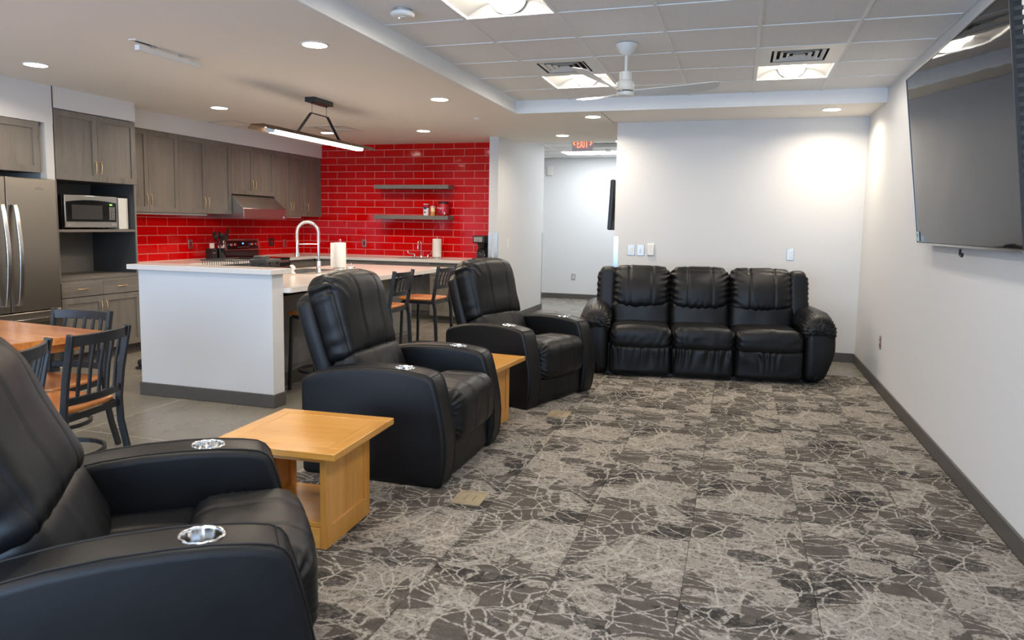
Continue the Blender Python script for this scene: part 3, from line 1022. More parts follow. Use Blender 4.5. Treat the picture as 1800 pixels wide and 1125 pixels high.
# tall microwave cabinet
t = thing('tall_cabinet', 'tall grey oak cabinet with open niche holding the microwave', 'cabinet', (-6.14, 5.245, 0), FX)
w = .95
obj('upper_box', MB().box(0, w, 0, .60, 1.79, 2.438), M['oak'], t)
door(t, 0, w / 2, 1.79, 2.438, 1)
door(t, w / 2, w, 1.79, 2.438, -1)
obj('side_panel', MB().box(0, .018, 0, .60, .1, 1.79), M['panel_grey'], t)
obj('side_panel', MB().box(w - .018, w, 0, .60, .1, 1.79), M['panel_grey'], t)
obj('back_panel', MB().box(.018, w - .018, .585, .60, .86, 1.79), M['panel_grey'], t)
obj('niche_liner', MB().box(.019, .024, .01, .585, .862, 1.79), M['niche_dark'], t)
obj('niche_liner', MB().box(w - .024, w - .019, .01, .585, .862, 1.79), M['niche_dark'], t)
obj('shelf', MB().box(.018, w - .018, .002, .585, 1.295, 1.32), M['oak_h'], t)
obj('worktop', MB().box(.018, w - .018, -.004, .585, .83, .86), M['oak_h'], t)
obj('lower_box', MB().box(.018, w - .018, 0, .58, .10, .83), M['oak'], t)
drawer(t, 0, w / 2, .665, .81)
drawer(t, w / 2, w, .665, .81)
door(t, 0, w / 2, .11, .66, 1, hz_mode='high')
door(t, w / 2, w, .11, .66, -1, hz_mode='high')
obj('toe_kick', MB().box(0, w, .07, .10, 0, .10), M['rubber'], t)
# grey panel standing beside the microwave
obj('white_carton', MB().box(-6.50, -6.21, 6.03, 6.155, 1.322, 1.645), M['off_white'], label='pale white box standing at the right of the microwave', cat='box', bevel=.004)

# microwave
t = thing('microwave', 'steel and black microwave in the niche of the tall cabinet', 'microwave', (-6.20, 5.375, 1.325), FX)
obj('case', MB().box(0, .62, .02, .42, .012, .325), M['black_plastic'], t, bevel=.005)
for x in (.05, .57):
    obj('foot', MB().cyl(.012, -.004, .014, (x, .08, 0), 10), M['black_plastic'], t)
def arch(x0, x1, z0, z1, sag, n=12):
    return [(x0, z0)] + [(x1, z0)] + [(x1 + (x0 - x1) * k / n, z1 - sag * (2 * k / n - 1) ** 2) for k in range(n + 1)]
obj('front_frame', MB().box(0, .62, -.012, .02, .012, .33), M['handle_steel'], t, bevel=.006)
obj('door_glass', MB().prism(arch(.018, .602, .07, .285, .022), -.016, -.011, 'y'), M['gloss_black'], t)
obj('window', MB().box(.075, .43, -.0185, -.0155, .095, .235), plain('microwave_window', (.05, .048, .045), .15), t)
obj('display', MB().box(.52, .55, -.0178, -.0158, .237, .252), M['green_led'], t)
for r_ in range(8):
    for c_ in range(3):
        obj('button', MB().box(.515 + c_ * .024, .532 + c_ * .024, -.0175, -.0158, .095 + r_ * .0165, .103 + r_ * .0165), M['silver_paint'], t)
obj('open_button', MB().box(.545, .595, -.016, -.011, .022, .052), M['steel'], t, bevel=.003)
obj('badge', MB().cyl(.014, -.0145, -.012, (.045, 0, .04), 20, 'y'), M['steel'], t)

# socket inside the niche
def outlet(name, loc, rz, label, w=.07, h=.115, mats=('steel', 'glassred'), style='rocker', cat='wall outlet', group=None):
    t = thing(name, label, cat, loc, rz, group)
    obj('plate', MB().box(-w / 2, w / 2, -.006, 0, -h / 2, h / 2), M[mats[0]], t, bevel=.003)
    if style == 'rocker':
        obj('rocker', MB().box(-w * .23, w * .23, -.009, -.005, -h * .30, h * .30), M[mats[1]], t, bevel=.002)
    elif style == 'duplex':
        for s in (-1, 1):
            obj('socket', MB().soft(.017, .003, .0145, .0029, (6, 2, 6), c=(0, -.006, s * .022)), M[mats[1]], t, smooth=40)
            obj('slots', MB().box(-.008, -.006, -.0095, -.008, s * .022 - .004, s * .022 + .005).box(.006, .008, -.0095, -.008, s * .022 - .004, s * .022 + .005), M['dark_gap'], t)
    elif style == 'toggle':
        obj('insert', MB().box(-.012, .012, -.009, -.005, -.03, .03), M[mats[1]], t, bevel=.001)
        obj('toggle', MB().box(-.004, .004, -.018, -.008, -.008, .008), M['silver_paint'], t)
        for s in (-1, 1):
            obj('screw', MB().cyl(.003, -.0075, -.006, (0, 0, s * .045), 8, 'y'), M['silver_paint'], t)
    return t
outlet('wall_outlet', (-6.735 + .02, 5.45 - .07, 1.12), FX, 'steel plated outlet inside the tall cabinet niche, above the fridge side')
outlet('wall_outlet', (-6.724, 7.64, 1.12), FX, 'steel plated red outlet on the red tiles left of the utensil holder', w=.075, h=.12)
outlet('wall_outlet', (-6.724, 9.33, 1.12), FX, 'square black outlet on the red tiles right of the range', .125, .115, ('black_plastic', 'glassred'))
outlet('wall_outlet', (-6.724, 9.66, 1.10), FX, 'slim steel plated outlet on the red tiles nearest the kitchen corner')
outlet('wall_outlet', (-5.63, 10.184, 1.11), 0, 'steel plated outlet on the back red tiles right of the white paper roll')
outlet('light_switch', (-1.215, YB, 1.165), 0, 'leftmost wall switch left of the sofa, with a tall white rocker', .085, .125, ('silver_paint', 'white_plastic'), cat='light switch')
outlet('light_switch', (-1.105, YB, 1.165), 0, 'middle wall switch left of the sofa, a toggle between two screws', .085, .125, ('silver_paint', 'white_plastic'), 'toggle', 'light switch')
t = thing('fan_remote', 'pale pink-white remote in a wall holder above the sofa left end', 'remote control', (-.985, YB, 1.175))
obj('holder', MB().box(-.042, .042, -.012, 0, -.07, .07), M['off_white'], t, bevel=.003)
obj('remote_body', MB().box(-.036, .036, -.024, -.010, -.064, .064), M['white_plastic'], t, bevel=.004)
for z in (.03, .0, -.03):
    obj('button', MB().cyl(.007, -.0265, -.023, (0, 0, z), 12, 'y'), M['off_white'], t)
outlet('wall_outlet', (.54, YB, 1.16), 0, 'steel plate with a white socket on the sofa wall, right of centre', .075, .125, ('steel', 'white_plastic'), cat='wall outlet')
outlet('wall_outlet', (XR, 7.13, .44), -pi / 2, 'outlet with two red sockets low on the right wall', .07, .12, ('steel', 'red_socket'), 'duplex')
outlet('wall_outlet', (-3.11, 14.0, .44), 0, 'white duplex outlet low on the hallway end wall', .08, .125, ('silver_paint', 'white_plastic'), 'duplex')
outlet('light_switch', (-3.22, 10.05, 1.165), FX, 'white rocker switch on the divider wall beyond the middle recliner', .08, .125, ('white_plastic', 'white_plastic'), cat='light switch')
obj('alarm_box', MB().box(-3.68, -3.57, 13.96, 14.0, 2.42, 2.60), M['off_white'], label='beige alarm box high on the hallway end wall', cat='alarm', bevel=.006)

# ------------------------------------------------------------------ base cabinets and counters
def base_cab(loc, rz, w, label, doors=2, drw=True, depth=.57, h=.878):
    t = thing('base_cabinet', label, 'cabinet', loc, rz, 'grey oak base cabinets under the kitchen counters')
    obj('body', MB().box(.001, w - .001, 0, depth, .10, h), M['oak'], t)
    obj('toe_kick', MB().box(0, w, .07, .09, 0, .10), M['rubber'], t)
    zt = h - .03
    for k in range(doors):
        a, b_ = w * k / doors, w * (k + 1) / doors
        if drw:
            drawer(t, a, b_, zt - .15, zt)
        door(t, a, b_, .11, zt - (.155 if drw else 0), 1 if (k == 0 and doors > 1) else -1, hz_mode='high')
    return t
base_cab((-6.15, 6.21, 0), FX, .94, 'grey oak base cabinet on the left wall beside the tall cabinet')
base_cab((-6.15, 7.16, 0), FX, .96, 'grey oak base cabinet on the left wall before the range')
base_cab((-6.15, 8.91, 0), FX, .66, 'grey oak base cabinet on the left wall between range and corner', 1)
base_cab((-6.14, 9.60, 0), 0, 1.02, 'grey oak base cabinet on the red back wall, corner side')
base_cab((-4.25, 9.62, 0), 0, .86, 'pale grey base cabinet under the coffee maker', 2, True)
obj('knee_panel', MB().box(-5.11, -4.26, 10.165, 10.185, .10, .875), M['oak'], label='grey panel under the back sink, behind the knee space', cat='cabinet panel')
obj('sink_apron', MB().box(-5.12, -4.25, 9.60, 9.62, .77, .88), M['oak_h'], label='grey apron board under the small back sink', cat='cabinet panel')
obj('countertop', MB().box(-6.733, -6.11, 6.21, 8.12, .88, .92), M['quartz'], label='white quartz counter left of the range', cat='countertop', bevel=.003)
ct = MB()
ct.box(-6.733, -6.11, 8.90, 9.57, .88, .92).box(-6.733, -4.82, 9.57, 10.19, .88, .92).box(-4.42, -3.352, 9.57, 10.19, .88, .92)
ct.box(-4.82, -4.42, 9.57, 9.70, .88, .92).box(-4.82, -4.42, 10.02, 10.19, .88, .92)
obj('countertop', ct, M['quartz'], label='L-shaped white quartz counter along the back red wall', cat='countertop')
t = thing('bar_sink', 'small steel sink set in the back counter', 'sink', (-4.62, 9.86, .92))
obj('basin', MB().box(-.2, .2, -.16, .16, -.15, -.145).box(-.2, -.195, -.16, .16, -.15, .002).box(.195, .2, -.16, .16, -.15, .002).box(-.2, .2, -.16, -.155, -.15, .002).box(-.2, .2, .155, .16, -.15, .002), M['steel'], t)
obj('rim', MB().bar([(-.21, -.17, .002), (.21, -.17, .002), (.21, .17, .002), (-.21, .17, .002)], (0, 0, 1), .002, .012, True), M['steel'], t)
# gooseneck faucet with wrist blades
t = thing('gooseneck_faucet', 'chrome gooseneck faucet with two wrist blade handles at the back sink', 'faucet', (-4.60, 10.07, .92))
obj('spout', MB().tube([(0, 0, .0), (0, 0, .20)] + [(0, -.06 + .06 * cos(a), .20 + .06 * sin(a)) for a in np.linspace(0.2, pi, 9)] + [(0, -.12, .13)], .009, 10), M['chrome'], t, smooth=50)
obj('spout_base', MB().lathe([(.024, 0), (.022, .02), (.013, .045)], 16), M['chrome'], t, smooth=50)
for s in (-1, 1):
    h_ = obj('handle', MB().tube([(s * .11, 0, .05), (s * .13, -.02, .055), (s * .17, -.05, .06), (s * .195, -.06, .085), (s * .20, -.062, .10)], [.008, .007, .007, .008, .006], 8), M['chrome'], t, smooth=50)
    obj('valve', MB().lathe([(.022, 0), (.018, .02), (.013, .03), (.015, .055)], 14, (s * .11, 0, 0)), M['chrome'], t, smooth=50)

# floating shelves
for z, l in ((1.95, 'upper grey floating shelf on the red tiled wall'), (1.495, 'lower grey floating shelf on the red wall, carrying tins')):
    obj('floating_shelf', MB().box(-5.34, -4.12, 9.95, 10.19, z, z + .058), M['oak_h'], label=l, cat='shelf', bevel=.003)

# under cabinet lights
obj('under_cabinet_light', MB().box(-6.62, -6.50, 6.30, 7.70, 1.487, 1.511), M['white_plastic'], label='long white strip light under the wall cabinets', cat='strip light', bevel=.004)
obj('under_cabinet_light', MB().box(-6.62, -6.50, 9.32, 9.78, 1.487, 1.511), M['white_plastic'], label='short white strip light under the cabinets right of the hood', cat='strip light', bevel=.004)

# range hood
t = thing('range_hood', 'slanted steel range hood under the short wall cabinet', 'range hood', (-6.42, 8.055, 1.46), FX)
W2 = .92
hd = MB()
hd.prism([(.31, 0), (.31, .315), (.0, .315), (-.20, .135), (-.20, .0)], 0, W2, 'x')
obj('hood_body', hd, M['steel'], t, bevel=.003)
obj('lip', MB().box(-.002, W2 + .002, -.205, -.198, .0, .018), M['handle_steel'], t)
obj('brand_mark', MB().cyl(.017, -.2065, -.205, (W2 - .06, 0, .028), 16, 'y'), plain('lilac_badge', (.45, .42, .75), .4), t)

# range
t = thing('range_cooker', 'black and steel electric range with knob console against the red tiles', 'stove', (-6.12, 8.13, 0), FX)
obj('body', MB().box(0, .76, 0, .60, .08, .895), M['steel'], t)
obj('cooktop', MB().box(0, .76, -.02, .52, .895, .928), M['gloss_black'], t, bevel=.004)
obj('oven_door', MB().box(.01, .75, -.035, 0, .22, .86), M['gloss_black'], t, bevel=.004)
obj('oven_handle', MB().tube([(.06, -.035, .80), (.06, -.08, .80), (.70, -.08, .80), (.70, -.035, .80)], .011, 8), M['handle_steel'], t, smooth=50)
obj('backguard', MB().box(.01, .75, .50, .565, .90, 1.04), M['gloss_black'], t)
con = obj('console', MB().prism([(.47, 1.025), (.575, 1.025), (.575, 1.17), (.52, 1.185), (.497, 1.175)], .0, .76, 'x'), M['handle_steel'], t, bevel=.006)
tl = math.atan2(.027, .15)
def onc(mb, x0, x1, z0, z1, th=.003):
    f_ = lambda z: .47 + (z - 1.025) * .027 / .15
    return mb.add([(x0, f_(z0) - th, z0), (x1, f_(z0) - th, z0), (x1, f_(z1) - th, z1), (x0, f_(z1) - th, z1),
                   (x0, f_(z0) + .001, z0), (x1, f_(z0) + .001, z0), (x1, f_(z1) + .001, z1), (x0, f_(z1) + .001, z1)],
                  [(0, 1, 2, 3), (7, 6, 5, 4), (0, 4, 5, 1), (1, 5, 6, 2), (2, 6, 7, 3), (3, 7, 4, 0)])
obj('console_glass', onc(MB(), .05, .71, 1.04, 1.16), M['gloss_black'], con)
obj('clock', onc(MB(), .375, .40, 1.11, 1.125, .0045), M['blue_led'], con)
for x in (.12, .195, .56, .645):
    obj('knob', MB().lathe([(.024, -.0), (.022, -.02), (.019, -.024)], 18, (x, .478, 1.105), 'y'), M['chrome'], con, smooth=50)
for x in np.linspace(.27, .50, 7):
    obj('button', onc(MB(), x, x + .012, 1.065, 1.072, .0045), M['silver_paint'], con)

# fridge
t = thing('refrigerator', 'tall brown-grey steel french door fridge at the left edge', 'refrigerator', (-6.06, 4.215, 0), FX)
FWd = .91
obj('case', MB().box(.004, FWd - .004, 0, .68, .02, 1.76), M['charcoal'], t, bevel=.004)
for (a, b_, s) in ((0, .423, 1), (.427, FWd, -1)):
    d = obj('door', MB().box(a + .001, b_ - .001, -.075, -.004, .60, 1.775), M['fridge'], t, bevel=.008)
    hx_ = b_ - .055 if s > 0 else a + .055
    p = [(hx_, -.075, .66), (hx_, -.10, .665)] + [(hx_, -.105 - .045 * sin(pi * k / 12), .665 + .87 * k / 12) for k in range(1, 12)] + [(hx_, -.10, 1.535), (hx_, -.075, 1.54)]
    obj('handle', MB().bar(p, (1, 0, 0), .019, .009), M['handle_steel'], d, bevel=.004)
obj('water_dispenser', MB().box(.12, .30, -.079, -.074, 1.00, 1.33), M['gloss_black'], t, bevel=.003)
fz = obj('freezer_drawer', MB().box(.001, FWd - .001, -.075, -.004, .06, .592), M['fridge'], t, bevel=.008)
obj('handle', MB().bar([(.09, -.075, .52), (.09, -.12, .52), (.82, -.12, .52), (.82, -.075, .52)], (0, 0, 1), .017, .009), M['handle_steel'], fz, bevel=.004)
obj('kick_grille', MB().box(.01, FWd - .01, -.03, 0, .0, .055), M['charcoal'], t)
lg = obj('logo', MB().tube([(.74 + .022 * cos(a), -.0765, 1.685 + .009 * sin(a)) for a in np.linspace(.3, 2 * pi - .4, 16)], .0014, 5), M['chrome'], t)
text_mesh('lettering', 'Whirlpool', .021, M['chrome'], lg, (.74, -.0765, 1.683), (pi / 2, 0, 0), .0006)

# white tapered jug on the fridge
t = thing('tapered_jug', 'white tapered jug with black trim on top of the fridge', 'jug', (-6.14, 4.42, 1.777))
obj('body', MB().lathe([(.105, 0), (.107, .01), (.055, .235), (.05, .24)], 28), M['white_plastic'], t, smooth=50)
obj('collar', MB().lathe([(.05, .235), (.075, .24), (.078, .247), (.07, .255), (.04, .26)], 28), M['black_plastic'], t, smooth=50)
obj('lid', MB().lathe([(.04, .258), (.035, .285), (.01, .30)], 20), M['white_plastic'], t, smooth=50)
obj('latch', MB().tube([(.02, .09, .045), (.02, .12, .05), (.02, .145, .048)], [.014, .012, .006], 8), M['black_plastic'], t, smooth=50)

# ------------------------------------------------------------------ island
t = thing('island_cabinet', 'grey island cabinet under the long white countertop', 'cabinet', (0, 0, 0))
obj('body', MB().box(-4.60, -3.76, 4.80, 7.92, .10, .70), M['panel_grey'], t)
obj('upper_frame', MB().box(-4.60, -4.575, 4.80, 7.92, .70, .88).box(-3.785, -3.76, 4.80, 7.92, .70, .88).box(-4.60, -3.76, 4.80, 4.825, .70, .88).box(-4.60, -3.76, 7.895, 7.92, .70, .88), M['panel_grey'], t)
for k in range(3):
    y0, y1 = 4.82 + k * 1.03, 4.82 + (k + 1) * 1.03
    pn = obj('side_frame', MB().box(-3.76, -3.742, y0, y0 + .09, .16, .88).box(-3.76, -3.742, y1 - .09, y1, .16, .88).box(-3.76, -3.742, y0 + .09, y1 - .09, .16, .26).box(-3.76, -3.742, y0 + .09, y1 - .09, .79, .88), M['panel_grey'], t)
    obj('side_panel', MB().box(-3.76, -3.754, y0 + .09, y1 - .09, .26, .79), M['panel_grey'], pn)
obj('plinth', MB().box(-4.55, -3.74, 4.80, 7.93, 0, .11), M['rubber'], t)
for k, (y0, y1) in enumerate(((4.82, 5.43), (5.43, 6.04), (6.04, 6.9), (6.9, 7.9))):
    obj('kitchen_side_door', MB().box(-4.62, -4.60, y0 + .003, y1 - .003, .12, .86), M['oak'], t)
for y in (5.15, 6.35, 7.45):
    obj('support_bracket', MB().prism([(-3.76, .62), (-3.76, .879), (-3.38, .879), (-3.38, .85), (-3.66, .80)], y - .02, y + .02, 'y'), M['black_metal'], t)
ic = MB()
X0, X1 = -4.64, -3.30
sx0, sx1, sy0, sy1 = -4.52, -4.14, 6.15, 6.88
r_ = .03
ic.box(X0, sx0, 4.802, 8.0, .88, .92).box(sx1, X1 - r_, 4.802, 8.0, .88, .92).box(sx0, sx1, 4.802, sy0, .88, .92).box(sx0, sx1, sy1, 8.0, .88, .92).box(X1 - r_, X1, 4.802 + r_, 8.0 - r_, .88, .92)
for yy, s in ((4.802 + r_, -1), (8.0 - r_, 1)):
    P_ = [(X1 - r_, yy)] + [(X1 - r_ + r_ * cos(a), yy + s * r_ * sin(a)) for a in np.linspace(0, pi / 2, 6)]
    if s < 0: P_ = P_[::-1]
    ic.prism(P_, .88, .92)
obj('countertop', ic, M['quartz'], label='long white quartz island counter behind the half wall', cat='countertop')
t = thing('island_sink', 'steel sink set in the island counter', 'sink', (-4.33, 6.515, .92))
bz = MB()
bx_, by_ = .19, .365
bz.box(-bx_, bx_, -by_, by_, -.20, -.195).box(-bx_, -bx_ + .005, -by_, by_, -.2, .002).box(bx_ - .005, bx_, -by_, by_, -.2, .002).box(-bx_, bx_, -by_, -by_ + .005, -.2, .002).box(-bx_, bx_, by_ - .005, by_, -.2, .002)
obj('basin', bz, M['steel'], t)
obj('rim', MB().bar([(-bx_ - .01, -by_ - .01, .002), (bx_ + .01, -by_ - .01, .002), (bx_ + .01, by_ + .01, .002), (-bx_ - .01, by_ + .01, .002)], (0, 0, 1), .002, .014, True).box(bx_ + .01, bx_ + .16, -by_ - .02, by_ + .02, .0, .004), M['steel'], t)
obj('strainer', MB().lathe([(.045, -.194), (.04, -.190), (.01, -.189)], 20), M['chrome'], t, smooth=40)
obj('divider', MB().box(-bx_ + .005, bx_ - .005, -.01, .01, -.195, -.02), M['steel'], t)

# spring faucet
t = thing('spring_faucet', 'tall chrome spring faucet on the island', 'faucet', (-4.07, 6.42, .924), R(205))
obj('base', MB().lathe([(.03, 0), (.028, .012), (.023, .02), (.023, .10), (.019, .11)], 20), M['chrome'], t, smooth=50)
obj('riser', MB().cyl(.012, .10, .34, n=14), M['chrome'], t, smooth=50)
arc = [(.105 - .105 * cos(a), 0, .40 + .105 * sin(a)) for a in np.linspace(0, pi, 15)]
path = [(0, 0, .20), (0, 0, .30)] + arc + [(.212, 0, .33), (.21, 0, .29)]
obj('hose', MB().tube(path, .009, 8), M['chrome'], t, smooth=50)
# spring coil
co = []
PV = [Vector(p) for p in path[1:]]
L_ = [0]
for a, b_ in zip(PV[:-1], PV[1:]): L_.append(L_[-1] + (b_ - a).length)
turns = 46
for i in range(turns * 8 + 1):
    s_ = L_[-1] * i / (turns * 8)
    k = max(j for j in range(len(L_)) if L_[j] <= s_ + 1e-9)
    k = min(k, len(PV) - 2)
    f_ = (s_ - L_[k]) / (L_[k + 1] - L_[k])
    p = PV[k].lerp(PV[k + 1], f_)
    tg = (PV[k + 1] - PV[k]).normalized()
    n1 = Vector((0, 1, 0))
    n2 = tg.cross(n1)
    a = 2 * pi * i / 8
    co.append(p + (n1 * cos(a) + n2 * sin(a)) * .0155)
obj('spring', MB().tube(co, .003, 4), M['silver_paint'], t, smooth=60)
obj('spray_head', MB().lathe([(.012, .30), (.014, .26), (.017, .20), (.024, .165), (.024, .155), (.01, .154)], 16, (.21, 0, 0)), M['chrome'], t, smooth=50)
obj('hook_arm', MB().tube([(0, 0, .285), (.10, 0, .285), (.195, 0, .282)], .006, 8), M['chrome'], t, smooth=50)
obj('lever', MB().tube([(0, -.02, .075), (0, -.06, .078)], .017, 12).tube([(0, -.055, .08), (.03, -.12, .14)], .0055, 8), M['chrome'], t, smooth=50)

# paper towels
def towel_roll(loc, rz, label, rr_=.062):
    t = thing('paper_towel_roll', label, 'paper towels', loc, rz, 'white paper towel rolls on stands')
    obj('stand_base', MB().lathe([(.075, 0), (.078, .006), (.07, .014), (.02, .018)], 28), M['chrome'], t, smooth=50)
    obj('roll', MB().lathe([(.02, .018), (rr_, .018), (rr_, .29), (.02, .29)], 36), M['paper'], t, smooth=40)
    obj('loose_sheet', MB().bar([(rr_ * cos(a) * (1 + .01 * k), rr_ * sin(a) * (1 + .01 * k), .155) for k, a in enumerate(np.linspace(-.3, -2.4, 10))] + [(-rr_ - .008, -.07, .155), (-rr_ - .006, -.085, .155)], (0, 0, 1), .134, .001), M['paper'], t, smooth=50)
    obj('finial', MB().tube([(.0, 0, .28), (0, 0, .30)] + [(.010 * sin(a), 0, .315 - .012 * cos(a)) for a in np.linspace(.3, 2 * pi - .3, 9)], .0025, 6), M['chrome'], t, smooth=50)
    return t
towel_roll((-4.16, 6.99, .921), 0, 'white paper towel roll on the island beside the spring faucet')
towel_roll((-4.32, 10.02, .921), .5, 'white paper towel roll on the back counter by the red wall', .066)
t = thing('steel_strainer', 'small steel strainer cup beside the island paper roll', 'strainer', (-3.99, 6.93, .921))
obj('cup', MB().lathe([(.04, 0), (.046, .012), (.035, .035), (.012, .045)], 20), M['chrome'], t, smooth=50)
obj('knob', MB().lathe([(.006, .044), (.008, .065), (.003, .078)], 12), M['chrome'], t, smooth=50)

# dish rack with bin
t = thing('dish_rack', 'black wire dish rack on the island behind the half wall cap', 'dish rack', (-4.42, 5.60, .921))
wr = MB()
for z in (.02, .155):
    wr.tube([(-.17, -.26, z), (.17, -.26, z), (.17, .26, z), (-.17, .26, z)], .005, 6, True)
obj('frame', wr, M['black_metal'], t)
for k in range(17):
    y = -.24 + k * .03
    obj('wire', MB().tube([(-.17, y, .155), (-.165, y, .02), (0, y, .015), (.165, y, .02), (.17, y, .155)], .0025, 5), M['black_metal'], t)
t = thing('storage_bin', 'charcoal slatted plastic bin standing beside the dish rack', 'bin', (-4.40, 6.005, .922))
def fnb(P, N, U):
    P[:, 0] *= 1 + .10 * U[:, 2]
    P[:, 1] *= 1 + .10 * U[:, 2]
    return P
obj('tub', MB().soft(.085, .10, .055, .02, (8, 10, 6), fnb, (0, 0, .055)), M['charcoal'], t, smooth=40)
for k in range(12):
    obj('rib', MB().bar([(.081 + .0, -.085 + k * .0155, .01), (.097, -.089 + k * .0160, .095)], (0, 1, 0), .003, .003).bar([(-.08 + k * .0145, -.097, .01), (-.084 + k * .0152, -.112, .095)], (1, 0, 0), .003, .003), M['charcoal'], t)
obj('lid', MB().soft(.10, .12, .02, .012, (8, 8, 4), None, (0, 0, .125)).soft(.055, .065, .02, .012, (6, 6, 4), None, (-.02, -.03, .155)), M['charcoal'], t, smooth=40)
for s in (-1, 1):
    obj('clip', MB().box(.085, .108, s * .06 - .012, s * .06 + .012, .095, .118), M['black_plastic'], t)
obj('dish_cloth', MB().soft(.016, .018, .045, .012, (8, 4, 10), lambda P, N, U: P + np.stack([.01 * np.sin(U[:, 2] * 5), .006 * np.sin(U[:, 0] * 7), 0 * U[:, 0]], 1), (-4.09, 6.00, .972)), M['towel'], label='white dish cloth bunched at the sink edge behind the cap', cat='cloth', smooth=60)

# utensil holders
t = thing('knife_block', 'black square knife block left of the range', 'knife block', (-6.50, 7.76, .921), FX)
obj('block', MB().soft(.052, .05, .075, .006, (4, 4, 4), None, (0, 0, .075)), M['black_plastic'], t, smooth=30)
obj('label_strip', MB().box(-.035, .02, -.0515, -.050, .088, .096), M['silver_paint'], t)
for k in range(5):
    obj('knife_handle', MB().bar([(-.03 + k * .015, -.01, .14), (-.045 + k * .016, -.02, .215)], (1, 0, 0), .0045, .007), M['white_plastic'], t)
t = thing('utensil_crock', 'black crock of black kitchen utensils beside the range', 'utensil holder', (-6.47, 7.90, .921), FX)
obj('crock', MB().lathe([(.05, 0), (.056, .01), (.058, .15), (.05, .152), (.048, .02)], 24), M['gloss_black'], t, smooth=40)
random.seed(3)
for k in range(9):
    a = R(-70 + k * 17)
    tip = Vector((.135 * sin(a) * (1 if k != 4 else .6), random.uniform(-.05, .04), .27 + random.uniform(-.03, .05)))
    b0 = Vector((.02 * sin(a), 0, .10))
    mid = b0.lerp(tip, .45)
    mb = MB()
    u_ = obj('utensil', mb.tube([b0, tip], .005, 6), M['black_plastic'], t)
    obj('utensil_grip', MB().tube([b0.lerp(tip, .25), mid], .006, 6), M['white_plastic'] if k % 2 == 0 else M['steel'], u_)
    hd_ = MB()
    if k % 3 == 0:
        hd_.lathe([(.006, -.01), (.03, .0), (.036, .02), (.033, .03), (.01, .012)], 14, tip)
    elif k % 3 == 1:
        d_ = (tip - b0).normalized()
        hd_.bar([tip - d_ * .01, tip + d_ * .085], (1, 0, 0), .032, .004)
    else:
        d_ = (tip - b0).normalized()
        for q in (-1, 0, 1):
            hd_.bar([tip - d_ * .005, tip + d_ * .02 + Vector((q * .016, 0, 0)), tip + d_ * .09 + Vector((q * .018, 0, 0))], (1, 0, 0), .006, .004)
    obj('utensil_head', hd_, M['black_plastic'], u_)

# shelf items
t = thing('coffee_canister', 'red ribbed coffee canister with black lid on the lower shelf', 'canister', (-4.235, 10.06, 1.553), 0)
obj('tub', MB().lathe([(.074, 0), (.078, .008), (.078, .17), (.072, .182)], 36), M['red_plastic'], t, smooth=40)
obj('lid', MB().lathe([(.074, .18), (.08, .185), (.08, .202), (.07, .21), (.02, .211)], 36), M['black_plastic'], t, smooth=40)
obj('front_label', MB().lathe([(.0788, .04), (.0788, .15)], 36, cap=False), plain('canister_label', (.50, .02, .04), .3), t, smooth=40)
text_mesh('lettering', 'Folgers', .034, M['white_plastic'], t, (-.015, -.081, .115), (pi / 2, 0, 0), .0006)
obj('emblem', MB().box(-.02, .0, -.0805, -.0785, .05, .07), M['blue_print'], t)
obj('side_badge', MB().box(.036, .052, -.074, -.062, .02, .055), M['white_plastic'], t)
t = thing('creamer_carton', 'white and red carton with navy mark on the lower shelf', 'carton', (-4.50, 10.03, 1.553))
obj('carton', MB().box(-.035, .035, -.03, .03, 0, .115), M['white_plastic'], t, bevel=.006)
obj('red_top', MB().box(-.035, .035, -.03, .03, .115, .165), M['red_plastic'], t, bevel=.004)
obj('cap', MB().box(-.036, .036, -.031, .031, .165, .175), M['white_plastic'], t, bevel=.003)
obj('navy_mark', MB().lathe([(.024, -.0325), (.024, -.030)], 20, (-.008, 0, .115), 'y'), M['blue_print'], t)
obj('brown_dot', MB().lathe([(.013, -.0325), (.013, -.030)], 16, (-.012, 0, .05), 'y'), plain('cocoa_print', (.06, .02, .015), .5), t)
t = thing('orange_shaker', 'orange and cream printed tin with red cap on the lower shelf', 'tin', (-4.40, 10.04, 1.553))
obj('tin', MB().lathe([(.034, 0), (.035, .004), (.035, .13)], 28), M['orange_print'], t, smooth=40)
obj('print_panel', MB().lathe([(.0355, .06), (.0355, .12)], 28, cap=False), M['cream_print'], t, smooth=40)
obj('ring', MB().lathe([(.036, .13), (.037, .134), (.036, .142)], 28), M['white_plastic'], t, smooth=40)
obj('cap', MB().lathe([(.030, .142), (.030, .158), (.026, .162)], 28), M['red_plastic'], t, smooth=40)

# coffee maker
t = thing('coffee_maker', 'black coffee maker with glass pot at the right end of the back counter', 'coffee maker', (-3.565, 9.93, .921), -.15)
obj('base_plate', MB().soft(.10, .12, .016, .01, (8, 8, 4), None, (0, -.02, .016)), M['black_plastic'], t, smooth=40)
obj('column', MB().box(-.07, .09, .03, .10, .03, .25), M['black_plastic'], t, bevel=.008)
obj('head', MB().soft(.098, .115, .055, .014, (8, 8, 6), None, (0, -.015, .30)), M['black_plastic'], t, smooth=40)
obj('control_panel', MB().box(-.075, .065, -.134, -.129, .265, .335), M['silver_paint'], t)
obj('power_button', MB().cyl(.008, -.138, -.133, (0, 0, .285), 12, 'y'), M['black_plastic'], t)
obj('filter_basket', MB().lathe([(.045, .175), (.062, .25)], 24, (0, -.04, 0)), M['black_plastic'], t, smooth=40)
obj('carafe', MB().lathe([(.045, .035), (.062, .05), (.064, .09), (.045, .135), (.042, .15)], 24, (-.01, -.04, 0), cap=False), M['glass'], t, smooth=50)
obj('carafe_lid', MB().lathe([(.046, .15), (.048, .158), (.03, .168)], 20, (-.01, -.04, 0)), M['black_plastic'], t, smooth=40)
